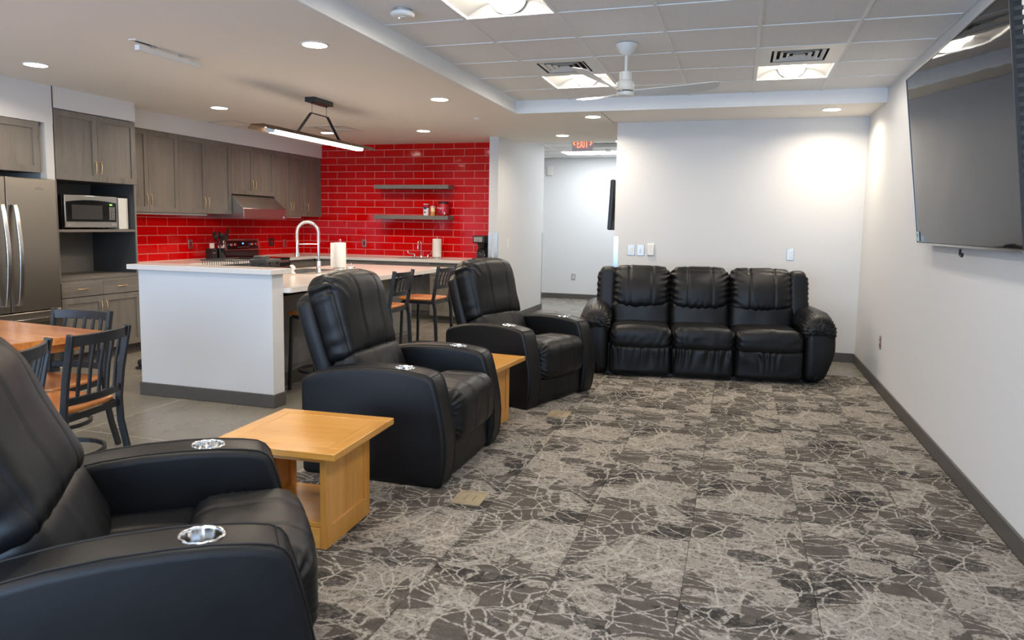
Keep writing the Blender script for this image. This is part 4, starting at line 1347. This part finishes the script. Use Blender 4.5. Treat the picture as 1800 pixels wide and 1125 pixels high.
obj('carafe_handle', MB().tube([(.03, -.06, .145), (.07, -.09, .14), (.078, -.095, .10), (.06, -.085, .055)], .010, 8), M['black_plastic'], t, smooth=50)

# ------------------------------------------------------------------ black shoe-like item behind the half wall
t = thing('black_shoe', 'black shoe toe on the floor past the left end of the half wall', 'shoe', (-5.41, 5.50, 0), R(190))
obj('upper', MB().soft(.13, .048, .045, .04, (12, 8, 6), lambda P, N, U: P * np.stack([np.ones(len(P)), 1 - .15 * U[:, 0], 1 - .3 * (U[:, 0] + 1) / 2 * (U[:, 2] > 0)], 1), (-.06, 0, .06)), M['black_plastic'], t, smooth=60)
obj('sole', MB().soft(.135, .05, .012, .01, (10, 6, 2), None, (-.06, 0, .012)), M['gloss_black'], t, smooth=40)

# ------------------------------------------------------------------ seating: metal chairs and stools
def metal_seat(name, label, cat, seat_h, top_h, sw, nsl, group, stool=False):
    t = thing(name, label, cat, (0, 0, 0), 0, group)
    hw = sw / 2
    px = hw - .012
    yb = -.19
    def post_path(s):
        if stool:
            return [(s * (px + .005), yb - .01, 0), (s * px, yb - .035, .25), (s * px, yb - .02, seat_h - .1), (s * px, yb - .0, seat_h), (s * px, yb - .025, top_h - .2), (s * (px + .003), yb - .06, top_h)]
        return [(s * (px + .01), yb - .085, 0), (s * (px + .003), yb - .04, .16), (s * px, yb - .005, .33), (s * px, yb, seat_h), (s * px, yb - .02, .62), (s * (px + .006), yb - .065, top_h)]
    for s in (-1, 1):
        obj('rear_leg', MB().bar(post_path(s), (1, 0, 0), .011, .017), M['black_metal'], t, bevel=.003)
        obj('front_leg', MB().bar([(s * (px - .01 if stool else px - .02), .17, seat_h - .03), (s * (px + .005), .19 if stool else .20, 0)], (1, 0, 0), .012, .013), M['black_metal'], t, bevel=.003)
    def arcp(y0, bow, z, n=8, w=px):
        return [(-w + 2 * w * k / n, y0 - bow * (1 - (2 * k / n - 1) ** 2), z) for k in range(n + 1)]
    zt, zl = top_h - .035, seat_h + (.13 if stool else .06)
    yt, yl = yb - .055, yb - (.012 if stool else .006)
    obj('top_rail', MB().bar(arcp(yt, .035, zt), (0, 0, 1), .028 if not stool else .020, .009), M['black_metal'], t, bevel=.003)
    obj('lower_rail', MB().bar(arcp(yl, .03, zl), (0, 0, 1), .02, .008), M['black_metal'], t, bevel=.003)
    for k in range(nsl):
        f_ = (k + 1) / (nsl + 1)
        x = (-1 + 2 * f_) * px
        bw = (1 - (2 * f_ - 1) ** 2)
        obj('slat', MB().bar([(x, yl - .03 * bw, zl), (x, (yt + yl) / 2 - .03 * bw + .006, (zl + zt) / 2), (x, yt - .035 * bw, zt)], (1, 0, 0), .0085, .005), M['black_metal'], t)
    def fs_(P, N, U):
        P[:, 0] *= 1 + .05 * U[:, 1]
        k = np.clip(U[:, 1], -1, 1)
        P[:, 1] += .012 * (1 - U[:, 0] ** 2) * (k > 0) * k
        top = (U[:, 2] > .5)
        P[:, 2] -= top * .006 * np.exp(-((U[:, 0] ** 2 + U[:, 1] ** 2) / .4))
        # round the corners in plan
        r2 = np.sqrt(U[:, 0] ** 2 + U[:, 1] ** 2)
        cor = np.clip(np.abs(U[:, 0]) * np.abs(U[:, 1]) - .45, 0, 1)
        P[:, 0] *= 1 - .16 * cor
        P[:, 1] *= 1 - .16 * cor
        return P
    obj('seat', MB().soft(hw + .01, .205, .014, .012, (16, 16, 4), fs_, (0, .02, seat_h)), M['seatwood'], t, smooth=60)
    obj('seat_frame', MB().bar([(-px, yb, seat_h - .03), (px, yb, seat_h - .03), (px, .10, seat_h - .03), (px - .05, .185, seat_h - .03), (-px + .05, .185, seat_h - .03), (-px, .10, seat_h - .03)], (0, 0, 1), .016, .008, True), M['black_metal'], t)
    zr = .20 if not stool else .16
    ring = [(px * .98 * cos(a), .0 + .19 * sin(a) * (1.0 if sin(a) > 0 else 1.05), zr) for a in np.linspace(0, 2 * pi, 25)[:-1]]
    obj('footring', MB().bar(ring, (0, 0, 1), .011, .007, True), M['black_metal'], t)
    if not stool:
        for s in (-1, 1):
            obj('foot_cap', MB().box(s * (px + .005) - .014, s * (px + .005) + .014, .188, .216, 0, .012), M['silver_paint'], t)
    return t
def place(t, x, y, face, z=0):
    """face = (dx,dy) direction the sitter looks"""
    t.location = (x, y, z)
    t.rotation_euler = (0, 0, math.atan2(-face[0], face[1]))
GC = 'black metal dining chairs around the table'
ch = metal_seat('dining_chair', 'black slat-back dining chair seen from behind, nearest the half wall', 'chair', .455, .86, .42, 5, GC)
place(ch, -3.38, 2.86, (-.99, -.14))
c2 = dup(ch, (0, 0, 0), 0, 'black slat-back dining chair partly hidden behind the nearest recliner')
place(c2, -3.24, 2.29, (-.86, -.50))
c3 = dup(ch, (0, 0, 0), 0, 'black slat-back dining chair on the far side of the table, facing the viewer')
place(c3, -3.90, 3.25, (.10, -.99))
GS = 'black metal counter stools at the island'
st = metal_seat('counter_stool', 'black counter stool with amber seat, right-hand one at the island', 'stool', .66, 1.0, .40, 5, GS, True)
place(st, -3.13, 6.95, (-1, .05))
s2 = dup(st, (0, 0, 0), 0, 'black counter stool with amber seat between the two far recliners, left-hand one')
place(s2, -3.20, 6.08, (-1, 0))
s3 = dup(st, (0, 0, 0), 0, 'black counter stool mostly hidden behind the middle recliner, by the half wall')
place(s3, -3.42, 5.42, (-1, 0))

# ------------------------------------------------------------------ dining table
t = thing('dining_table', 'amber planked wooden dining table at the left edge of the photo', 'table', (-3.51, 3.29, 0), math.atan2(-.11, 1.0))
# local: x to the left is negative, y toward the viewer is negative
TWd, TLn = .98, 1.75
nb = 7
for k in range(nb):
    x1 = -TWd * k / nb
    x0 = -TWd * (k + 1) / nb
for k in range(12):
    y1, y0 = -TLn * k / 12, -TLn * (k + 1) / 12
    obj('table_board', MB().box(-TWd, 0, y0 + .0006, y1 - .0006, .735, .775), M['diningwood'], t, bevel=.002)
obj('apron', MB().box(-TWd + .10, -.10, -TLn + .10, -.10, .675, .735), M['diningwood'], t, bevel=.004)
for yy in (-.42, -TLn + .42):
    obj('pedestal', MB().box(-TWd / 2 - .045, -TWd / 2 + .045, yy - .045, yy + .045, .03, .68), M['black_metal'], t, bevel=.004)
    obj('foot', MB().box(-TWd / 2 - .33, -TWd / 2 + .33, yy - .035, yy + .035, 0, .03), M['black_metal'], t, bevel=.006)

# ------------------------------------------------------------------ end tables
def end_table(label, x, y, rz):
    t = thing('end_table', label, 'side table', (x, y, 0), rz, 'honey maple end tables between the recliners')
    # local: front faces +X
    h = .305
    zt0, zt1 = .438, .47
    bd = .075
    obj('top_panel', MB().box(-h + bd, h - bd, -h + bd, h - bd, zt0, zt1 - .001), M['maple'], t)
    for s in (-1, 1):
        obj('top_edge', MB().box(-h, h, min(s * h, s * (h - bd + .0008)), max(s * h, s * (h - bd + .0008)), zt0, zt1), M['maple'], t, bevel=.004)
        obj('top_edge', MB().box(min(s * h, s * (h - bd + .0008)), max(s * h, s * (h - bd + .0008)), -h + bd, h - bd, zt0, zt1), M['maple_y'], t, bevel=.003)
    hb = .215
    obj('shelf', MB().box(-hb + .02, hb - .02, -hb + .006, hb - .006, .10, .122), M['maple'], t, bevel=.002)
    for s in (-1, 1):
        x0, x1 = (hb - .03, hb) if s > 0 else (-hb, -hb + .03)
        sp_ = obj('side_frame', MB().box(x0, x1, -hb, -hb + .055, .0, .436).box(x0, x1, hb - .055, hb, .0, .436)
            .box(x0, x1, -hb + .055, hb - .055, .0, .10).box(x0, x1, -hb + .055, hb - .055, .38, .436), M['maple_z'], t, bevel=.002)
        xm = (x0 + x1) / 2
        obj('side_panel', MB().box(xm - .006, xm + .006, -hb + .055, hb - .055, .10, .38), M['maple_z'], sp_)
    for s in (-1, 1):
        obj('rail', MB().box(-hb + .031, hb - .031, min(s * hb, s * (hb - .022)), max(s * hb, s * (hb - .022)), .0, .098), M['maple'], t, bevel=.002)
        obj('top_rail', MB().box(-hb + .031, hb - .031, min(s * hb, s * (hb - .022)), max(s * hb, s * (hb - .022)), .395, .436), M['maple'], t)
    return t
end_table('honey maple end table between the two nearest recliners', -1.885, 2.86, R(3))
end_table('honey maple end table between the middle and far recliners', -1.80, 4.79, R(-5))

# ------------------------------------------------------------------ recliners
def nz(P, sc, seed=0.0):
    return np.array([noise.noise(Vector((p[0] * sc + seed, p[1] * sc, p[2] * sc))) for p in P])
def gauss(x, x0, w):
    return np.exp(-((x - x0) / w) ** 2)

def recliner():
    t = thing('recliner', 'black leather recliner with steel cup holders, middle one of three', 'armchair', (0, 0, 0), 0, 'black leather home theatre recliners')
    # ---- arms (local +Y is the front)
    prof = [(-.43, .0), (-.435, .50), (-.43, .535), (-.40, .562), (-.34, .586), (-.26, .608), (-.15, .626), (-.03, .636), (.10, .638), (.20, .634), (.29, .624),
            (.340, .614), (.368, .598), (.384, .575), (.400, .52), (.42, .44), (.442, .33), (.452, .22), (.448, .13), (.435, .05), (.42, .0)]
    for s in (-1, 1):
        x0, x1 = (.315, .487) if s > 0 else (-.487, -.315)
        mb = MB().prism(prof, x0, x1, 'x')
        me = bpy.data.meshes.new('arm')
        me.from_pydata(mb.v, [], mb.f)
        me.materials.append(M['leather'])
        a = bpy.data.objects.new('arm', me)
        C.objects.link(a)
        bv = a.modifiers.new('b', 'BEVEL'); bv.width = .026; bv.segments = 5; bv.limit_method = 'ANGLE'; bv.angle_limit = R(50)
        cx_, cy_ = s * .398, .175
        cut = MB().cyl(.0495, .555, .75, (cx_, cy_, 0), 32)
        cme = bpy.data.meshes.new('cut'); cme.from_pydata(cut.v, [], cut.f)
        co_ = bpy.data.objects.new('cut', cme)
        C.objects.link(co_)
        bo = a.modifiers.new('c', 'BOOLEAN'); bo.operation = 'DIFFERENCE'; bo.object = co_; bo.solver = 'EXACT'
        bpy.context.view_layer.update()
        me2 = bpy.data.meshes.new_from_object(a.evaluated_get(bpy.context.evaluated_depsgraph_get()))
        a.modifiers.clear()
        a.data = me2
        a.data.materials.clear(); a.data.materials.append(M['leather'])
        bpy.data.objects.remove(co_)
        fin(a, 50)
        a.parent = t
        # piping along both upper edges
        sm = MB()
        pth = [p for p in prof[1:-1]]
        for xe in (x0 + .020, x1 - .020):
            sm.tube([(xe, p[0], p[1]) for p in offset_prof(pth, -.0005)], .0028, 6)
        sm.tube([(x0 + .016, .357, .6065), (x1 - .016, .357, .6065)], .0016, 5)
        obj('piping', sm, M['seam'], a, smooth=60)
        # cup holder
        z0 = .6345
        prf = [(.032, z0 - .075), (.043, z0 - .072), (.0475, z0 - .003), (.0485, z0 + .0025), (.0505, z0 + .004), (.0545, z0 + .0035), (.0560, z0 + .0012), (.0545, z0 - .0005)]
        cm = MB()
        n = 48
        vs, fs = [], []
        for (r, h) in prf:
            for k in range(n):
                q = 2 * pi * k / n
                rr2 = r * (1 + (.03 * (.5 + .5 * cos(10 * q)) if r > .045 else 0))
                vs.append((cx_ + rr2 * cos(q), cy_ + rr2 * sin(q), h + (-.0012 * (cos(10 * q)) if r > .045 else 0) - .0006 - .03 * (r * sin(q))))
        for i in range(len(prf) - 1):
            for k in range(n):
                fs.append((i * n + k, i * n + (k + 1) % n, (i + 1) * n + (k + 1) % n, (i + 1) * n + k))
        fs.append(tuple(range(n)))
        cm.add(vs, fs)
        obj('cup_holder', cm, M['chrome'], a, label='steel cup holder', smooth=50)
    # ---- seat
    def f_seat(P, N, U):
        P[:, 2] += .018 * np.clip(1 - U[:, 0] ** 2, 0, 1) * np.clip(1 - U[:, 1] ** 2, 0, 1) * (N[:, 2] > .3)
        gr = gauss(P[:, 0], -.105, .009) + gauss(P[:, 0], .105, .009)
        P -= N * (gr * .006)[:, None]
        P[:, 2] += .003 * nz(P, 14)
        return P
    obj('seat_cushion', MB().soft(.308, .26, .095, .05, (60, 24, 10), f_seat, (0, -.10, .365)), M['leather'], t, smooth=180)
    def f_front(P, N, U):
        k = np.clip(1 - U[:, 0] ** 2, 0, 1)
        P += N * (.016 * k)[:, None]
        gr = gauss(P[:, 0], -.105, .009) + gauss(P[:, 0], .105, .009)
        P -= N * (gr * .007)[:, None]
        # gathered side seams
        ed = np.clip((np.abs(U[:, 0]) - .72) / .28, 0, 1)
        ang = np.arctan2(P[:, 2], P[:, 1])
        P += N * (.006 * ed * np.sin(ang * 34 + 6 * nz(P, 6)))[:, None]
        P += N * (.004 * nz(P, 11, 3))[:, None]
        return P
    obj('leg_rest', MB().soft(.306, .175, .150, .088, (64, 40, 30), f_front, (0, .296, .352)), M['leather'], t, smooth=180)
    def f_low(P, N, U):
        P[:, 1] += .010 * (1 - U[:, 0] ** 2) * (N[:, 1] > .3)
        P += N * (.003 * nz(P, 9, 5))[:, None]
        P -= N * ((gauss(P[:, 0], -.105, .009) + gauss(P[:, 0], .105, .009)) * .004)[:, None]
        return P
    obj('front_panel', MB().soft(.312, .05, .10, .03, (40, 8, 16), f_low, (0, .362, .115)), M['leather'], t, smooth=180)
    obj('chassis', MB().box(-.31, .31, -.40, .33, .02, .27), M['black_plastic'], t)
    # ---- back: shell, head pillow, lumbar cushion
    tilt = R(19)
    RX = Matrix.Rotation(tilt, 4, 'X')      # top leans toward -Y
    def f_shell(P, N, U):
        k = np.clip(U[:, 2], 0, 1)
        P[:, 0] *= 1 - .07 * k ** 2
        P[:, 0] *= 1 - .03
        P[:, 2] -= .05 * np.abs(U[:, 0]) ** 3 * np.clip(U[:, 2], 0, 1)
        P += N * (.002 * nz(P, 7, 9))[:, None]
        return P
    obj('back_shell', MB().soft(.335, .060, .335, .045, (28, 10, 28), f_shell, (0, -.450, .70), RX), M['leather'], t, smooth=180)
    def f_pil(P, N, U):
        ax = np.abs(U[:, 0])
        P[:, 2] += -.035 * ax ** 3 * np.clip(U[:, 2], 0, 1)
        front = N[:, 1] > -.2
        dome = np.clip(1 - ax ** 2.4, 0, 1) * np.clip(1 - np.abs(U[:, 2]) ** 3, 0, 1)
        P[:, 1] += .045 * dome * front
        # a fuller upper half
        P[:, 1] += .030 * gauss(U[:, 2], .55, .45) * front * (1 - ax ** 4)
        for x0 in (-.118, .118):
            P -= N * (gauss(P[:, 0], x0, .0075) * .011)[:, None]
        # side boxing seam
        P -= N * (gauss(ax, .93, .022) * .006 * front)[:, None]
        # pleats radiating from the upper corners
        ed = np.clip((ax - .5) / .45, 0, 1) ** 1.2 * np.clip((U[:, 2] + .1) / .7, 0, 1) * np.clip((1.05 - U[:, 2]) / .25, 0, 1)
        ed = ed * np.clip((U[:, 2] - .05) / .4, 0, 1)
        P += N * (.0075 * ed * np.sin((P[:, 2] - ax * .30) * 62 + 9 * nz(P, 4)) * np.clip(.6 + 1.6 * nz(P, 7, 2), 0, 1.3))[:, None]
        e2 = np.clip((ax - .75) / .25, 0, 1) * np.clip((-U[:, 2] + .2) / .6, 0, 1)
        P += N * (.003 * e2 * np.sin(P[:, 2] * 60 + 8 * nz(P, 5)))[:, None]
        lo = np.clip((-U[:, 2] - .55) / .45, 0, 1) * np.clip((ax - .2), 0, 1)
        P += N * (.006 * lo * np.sin(P[:, 0] * 95 + 6 * nz(P, 4)))[:, None]
        P += N * (.006 * nz(P, 6.5, 4))[:, None]
        return P
    obj('head_pillow', MB().soft(.322, .088, .275, .075, (72, 22, 56), f_pil, (0, -.372, .862), RX), M['leather'], t, smooth=180)
    def f_lum(P, N, U):
        P[:, 1] += .035 * np.clip(1 - U[:, 0] ** 2, 0, 1) * (N[:, 1] > 0)
        for x0 in (-.105, .105):
            P -= N * (gauss(P[:, 0], x0, .009) * .006)[:, None]
        P += N * (.004 * nz(P, 8, 7))[:, None]
        return P
    obj('lumbar_cushion', MB().soft(.312, .085, .13, .06, (48, 14, 20), f_lum, (0, -.240, .53), Matrix.Rotation(R(26), 4, 'X')), M['leather'], t, smooth=180)
    # piping round the pillow face
    return t

def offset_prof(p, d):
    out = []
    for i in range(len(p)):
        a, b_ = Vector(p[max(0, i - 1)]), Vector(p[min(len(p) - 1, i + 1)])
        tg = (b_ - a).normalized()
        nrm = Vector((tg.y, -tg.x))
        q = Vector(p[i]) + nrm * d
        out.append((q.x, q.y))
    return out

rc = recliner()
# middle: facing +X
rc.location = (-1.90, 3.965, .007)
rc.rotation_euler = (0, 0, R(-90))
def rec_place(o, px, py, deg):
    o.location = (px, py, .007)
    o.rotation_euler = (0, 0, R(deg))
r1 = dup(rc, (0, 0, 0), 0, 'black leather recliner with steel cup holders, farthest of three, beside the sofa')
rec_place(r1, -1.745, 5.86, -90 - 20)
r3 = dup(rc, (0, 0, 0), 0, 'black leather recliner with steel cup holders, nearest the viewer, cut by the frame')
rec_place(r3, -1.645, 1.640, -90 + 39)
# the nearest one is reclined a little further: turn its back about the hinge
for o_ in KIDS(r3):
    if o_.name.startswith(('back_shell', 'head_pillow')):
        q_ = R(12)
        py_, pz_ = -.27, .60
        o_.rotation_euler = (q_, 0, 0)
        o_.location = (0, py_ - (py_ * cos(q_) - pz_ * sin(q_)) + .045, pz_ - (py_ * sin(q_) + pz_ * cos(q_)))

# ------------------------------------------------------------------ sofa
t = thing('reclining_sofa', 'black leather three-seat reclining sofa with puffy arms against the back wall', 'sofa', (0, 0, 0), 0)
t.location = (-.215 - .05 * cos(R(8.5)), 6.995 - .05 * sin(R(8.5)), .007)
t.rotation_euler = (0, 0, R(188.5))
# local: +Y front (0 = front base plane), body towards -Y
cxs = [(-.89, -.27), (-.27, .31), (.31, .90)]
random.seed(11)
for k, (a, b_) in enumerate(cxs):
    c0, hw = (a + b_) / 2, (b_ - a) / 2 - .004
    sd = 10.0 * k
    def f_s(P, N, U, sd=sd):
        kx = np.clip(1 - np.abs(U[:, 0]) ** 2.5, 0, 1)
        P[:, 2] += .016 * kx * (N[:, 2] > .3)
        P += N * (.018 * kx * (N[:, 1] > .3))[:, None]
        ed = np.clip((np.abs(U[:, 0]) - .7) / .3, 0, 1)
        P += N * (.005 * ed * np.sin(P[:, 1] * 110 + P[:, 2] * 110 + 5 * nz(P, 5, sd)))[:, None]
        P += N * (.006 * nz(P, 7, sd))[:, None]
        # diagonal creases on the rolled front
        P += N * (.004 * (N[:, 1] > .2) * np.sin(P[:, 0] * 60 + P[:, 2] * 25 + 7 * nz(P, 5, sd + 3)) * np.clip(nz(P, 4, sd + 5) + .3, 0, 1))[:, None]
        return P
    obj('seat_cushion', MB().soft(hw + .004, .33, .105, .075, (44, 44, 18), f_s, (c0, -.285, .372)), M['leather'], t, smooth=180)
    def f_p(P, N, U, sd=sd):
        kx = np.clip(1 - np.abs(U[:, 0]) ** 3, 0, 1)
        fr = (N[:, 1] > .1)
        P[:, 1] += .014 * kx * fr
        w_ = np.clip((U[:, 2] + .6) / 1.2, 0, 1)
        P[:, 1] += fr * .011 * np.sin(P[:, 0] * 75 + 9 * nz(np.stack([P[:, 0], P[:, 1] * 0, P[:, 2] * .5], 1), 5, sd)) * w_ * np.clip(nz(P, 3.5, sd + 2) + .55, 0, 1)
        P += N * (.004 * nz(P, 8, sd))[:, None]
        return P
    obj('footrest_panel', MB().soft(hw + .003, .07, .145, .05, (60, 8, 24), f_p, (c0, -.030, .165)), M['leather'], t, smooth=180)
    def f_l(P, N, U, sd=sd):
        kx = np.clip(1 - np.abs(U[:, 0]) ** 3, 0, 1)
        P[:, 1] += .03 * kx * (N[:, 1] > .1)
        P += N * (.005 * nz(P, 7, sd + 1))[:, None]
        up = np.clip((U[:, 2] - .2) / .8, 0, 1)
        P += N * (.004 * up * np.sin(P[:, 0] * 50 + 8 * nz(P, 5, sd)))[:, None]
        return P
    obj('lumbar_cushion', MB().soft(hw + .006, .10, .14, .06, (40, 12, 20), f_l, (c0, -.555, .535), Matrix.Rotation(R(10), 4, 'X')), M['leather'], t, smooth=180)
    def f_h(P, N, U, sd=sd, hw=hw):
        ax = np.abs(U[:, 0])
        P[:, 2] -= .032 * ax ** 4 * np.clip(U[:, 2], 0, 1)
        fr = (N[:, 1] > -.1)
        kx = np.clip(1 - ax ** 3, 0, 1)
        P[:, 1] += fr * kx * (.075 * np.clip(1 - np.abs(U[:, 2] + .25) ** 2, 0, 1))
        P[:, 2] -= .030 * (1 - ax ** 2) * np.clip(-U[:, 2], 0, 1)
        for x0 in (-.115, .115):
            for q in (-.006, .006):
                P -= N * (gauss(P[:, 0], x0 + q, .0055) * .007)[:, None]
        ed = np.clip((ax - .55) / .45, 0, 1)
        zz = P[:, 2] * (105) + 4 * nz(P, 6, sd)
        P += N * (.0075 * ed * fr * np.sin(zz - np.abs(P[:, 0]) * 40))[:, None]
        P += N * (.006 * nz(P, 6, sd + 6))[:, None]
        lo = np.clip((-U[:, 2] - .5) / .5, 0, 1)
        P += N * (.006 * lo * np.sin(P[:, 0] * 80 + 6 * nz(P, 5, sd)))[:, None]
        return P
    obj('back_cushion', MB().soft(hw + .010, .115, .230, .085, (72, 18, 52), f_h, (c0, -.630, .805), Matrix.Rotation(R(11), 4, 'X')), M['leather'], t, smooth=180)
for s in (-1, 1):
    def f_w(P, N, U, s=s):
        P[:, 2] -= .040 * np.clip(s * U[:, 0], 0, 1) ** 2 * np.clip(U[:, 2], 0, 1)
        P += N * (.005 * nz(P, 7, s * 4))[:, None]
        P += N * (.004 * np.clip((s * U[:, 0] - .6) / .4, 0, 1) * np.sin(P[:, 2] * 120 + 5 * nz(P, 5)))[:, None]
        return P
    wx = -.935 if s < 0 else .945
    obj('back_wing', MB().soft(.105, .135, .245, .07, (20, 16, 40), f_w, (wx, -.655, .765), Matrix.Rotation(R(10), 4, 'X')), M['leather'], t, smooth=180)
    ax_ = -1.02 if s < 0 else 1.035
    def f_a(P, N, U, s=s):
        out = np.clip(s * N[:, 0], 0, 1)
        bul = np.cos((U[:, 2] - .35) * 1.25)
        P[:, 0] += s * .055 * bul * (s * U[:, 0] > 0) * np.abs(U[:, 0])
        P[:, 0] -= s * .035 * np.clip(-U[:, 2], 0, 1) * (s * U[:, 0] > 0)
        P[:, 1] += .02 * (N[:, 1] > .3) * np.cos(U[:, 2] * 1.4)
        P += N * (.003 * nz(P, 6, s * 3))[:, None]
        return P
    arm = obj('arm', MB().soft(.112, .43, .275, .07, (18, 40, 30), f_a, (ax_ - s * .015, -.42, .285)), M['leather'], t, smooth=180)
    def f_ap(P, N, U, s=s):
        # saddle over the arm, rounded drop over the front
        fr = np.clip((U[:, 1] - .45) / .55, 0, 1)
        P[:, 2] -= .075 * fr ** 2
        P[:, 2] -= .030 * U[:, 0] ** 2 * (N[:, 2] > -.2)
        P[:, 2] -= .030 * np.abs(U[:, 0]) ** 2
        ed = np.clip((U[:, 1] - .55) / .45, 0, 1)
        ang = np.arctan2(P[:, 2] + .06, P[:, 0])
        P += N * (.0075 * ed * np.sin(ang * 26 + 4 * nz(P, 6)))[:, None]
        P += N * (.005 * nz(P, 7, s * 8))[:, None]
        return P
    obj('arm_pillow', MB().soft(.150, .42, .085, .072, (36, 44, 18), f_ap, (ax_ + s * .002, -.385, .590)), M['leather'], arm, smooth=180)
obj('chassis', MB().box(-.93, .95, -.80, -.12, .015, .30), M['black_plastic'], t)
obj('back_frame', MB().soft(.93, .06, .36, .05, (20, 6, 10), None, (0, -.77, .60), Matrix.Rotation(R(8), 4, 'X')), M['leather'], t, smooth=60)
obj('base_rail', MB().box(-.90, .92, -.075, -.050, .008, .030), M['black_metal'], t)

# ------------------------------------------------------------------ floor boxes
for (x, y, l) in ((-1.283, 3.43, 'square brass floor outlet cover in the carpet by the middle recliner'), (-1.25, 5.25, 'square brass floor outlet cover in the carpet by the far recliner')):
    t = thing('floor_outlet', l, 'floor outlet', (x, y, .007), R(2), 'brass floor outlet covers in the carpet')
    obj('frame', MB().bar([(-.07, -.088, .002), (.07, -.088, .002), (.07, .088, .002), (-.07, .088, .002)], (0, 0, 1), .002, .010, True), M['floorbrass'], t)
    obj('cover', MB().box(-.062, .062, -.08, .08, 0, .0035), M['floorbrass'], t)
    for xx in (-.022, .024):
        obj('slot', MB().box(xx - .001, xx + .001, -.04, .04, .0034, .0039), M['dark_gap'], t)

# ------------------------------------------------------------------ television on the right wall
t = thing('television', 'large tilted black flat television on the right wall', 'television', (1.10, 4.62, 1.905))
t.rotation_euler = (0, 0, 0)
tl = math.atan2(.14, 1.11)
tv = MB()
TWW, THH = 1.98, 1.118
# local frame: screen faces -X, width along Y
RT = Matrix.Rotation(-tl, 4, 'Y')
def tvbox(x0, x1, y0, y1, z0, z1):
    mb = MB().box(x0, x1, y0, y1, z0, z1)
    mb.v = [tuple(RT @ Vector(p)) for p in mb.v]
    return mb
obj('screen', tvbox(.0, .004, -TWW / 2 + .008, TWW / 2 - .008, -THH / 2 + .014, THH / 2 - .008), M['screen'], t)
bz = MB()
for (a, b_, c_, d_) in ((-TWW / 2, TWW / 2, -THH / 2, -THH / 2 + .014), (-TWW / 2, TWW / 2, THH / 2 - .008, THH / 2), (-TWW / 2, -TWW / 2 + .008, -THH / 2 + .014, THH / 2 - .008), (TWW / 2 - .008, TWW / 2, -THH / 2 + .014, THH / 2 - .008)):
    q = tvbox(-.003, .012, a, b_, c_, d_)
    bz.add(q.v, q.f)
obj('bezel', bz, M['black_metal'], t)
obj('bezel_strip', tvbox(-.0045, .010, -TWW / 2, TWW / 2, -THH / 2 - .001, -THH / 2 + .010), M['handle_steel'], t)
obj('bezel_strip', tvbox(-.0045, .010, TWW / 2 - .004, TWW / 2 + .0005, -THH / 2, THH / 2), M['handle_steel'], t)
obj('back_housing', tvbox(.004, .045, -TWW / 2 + .01, TWW / 2 - .01, -THH / 2 + .01, THH / 2 - .01), M['black_plastic'], t)
q = MB()
for k in range(26):
    z = -THH / 2 + .06 + k * .04
    p = tvbox(.010, .050, -TWW / 2 + .006, -TWW / 2 + .03, z, z + .018)
    q.add(p.v, p.f)
obj('side_vents', q, M['charcoal'], t, kind='stuff')
st_ = obj('sticker', tvbox(-.0045, -.003, TWW / 2 - .085, TWW / 2 - .012, -THH / 2 + .02, -THH / 2 + .085), M['sticker'], t)
obj('sticker_print', tvbox(-.0052, -.0045, TWW / 2 - .055, TWW / 2 - .033, -THH / 2 + .05, -THH / 2 + .068), M['black_plastic'], st_)
obj('sticker_text', tvbox(-.0052, -.0045, TWW / 2 - .06, TWW / 2 - .03, -THH / 2 + .03, -THH / 2 + .042), M['silver_paint'], st_)
obj('wall_mount', MB().box(.075, .15, -.35, .35, -.2, .2), M['black_metal'], t)
obj('mount_arm', MB().box(.10, .148, -.30, -.26, -.3, .3), M['black_metal'], t)
obj('mount_arm', MB().box(.10, .148, .26, .30, -.3, .3), M['black_metal'], t)
hk = MB().tube([Vector((.085, .02, -.565)), Vector((.085, .02, -.60)), Vector((.085, -.02, -.605)), Vector((.085, -.03, -.59))], .007, 6)
obj('cable_hook', hk, M['black_plastic'], t)

# television in the hallway
t = thing('hall_television', 'black flat television seen edge-on inside the hallway', 'television', (-1.56, 9.75, 1.71), 0)
t.rotation_euler = (0, R(2.5), 0)
obj('screen', MB().box(-.055, -.050, -.50, .50, -.31, .31), M['screen'], t)
obj('back_housing', MB().box(-.050, .0, -.51, .51, -.32, .32), M['black_plastic'], t, bevel=.01)
obj('wall_mount', MB().box(.0, .125, -.12, .12, -.1, .1), M['black_metal'], t)
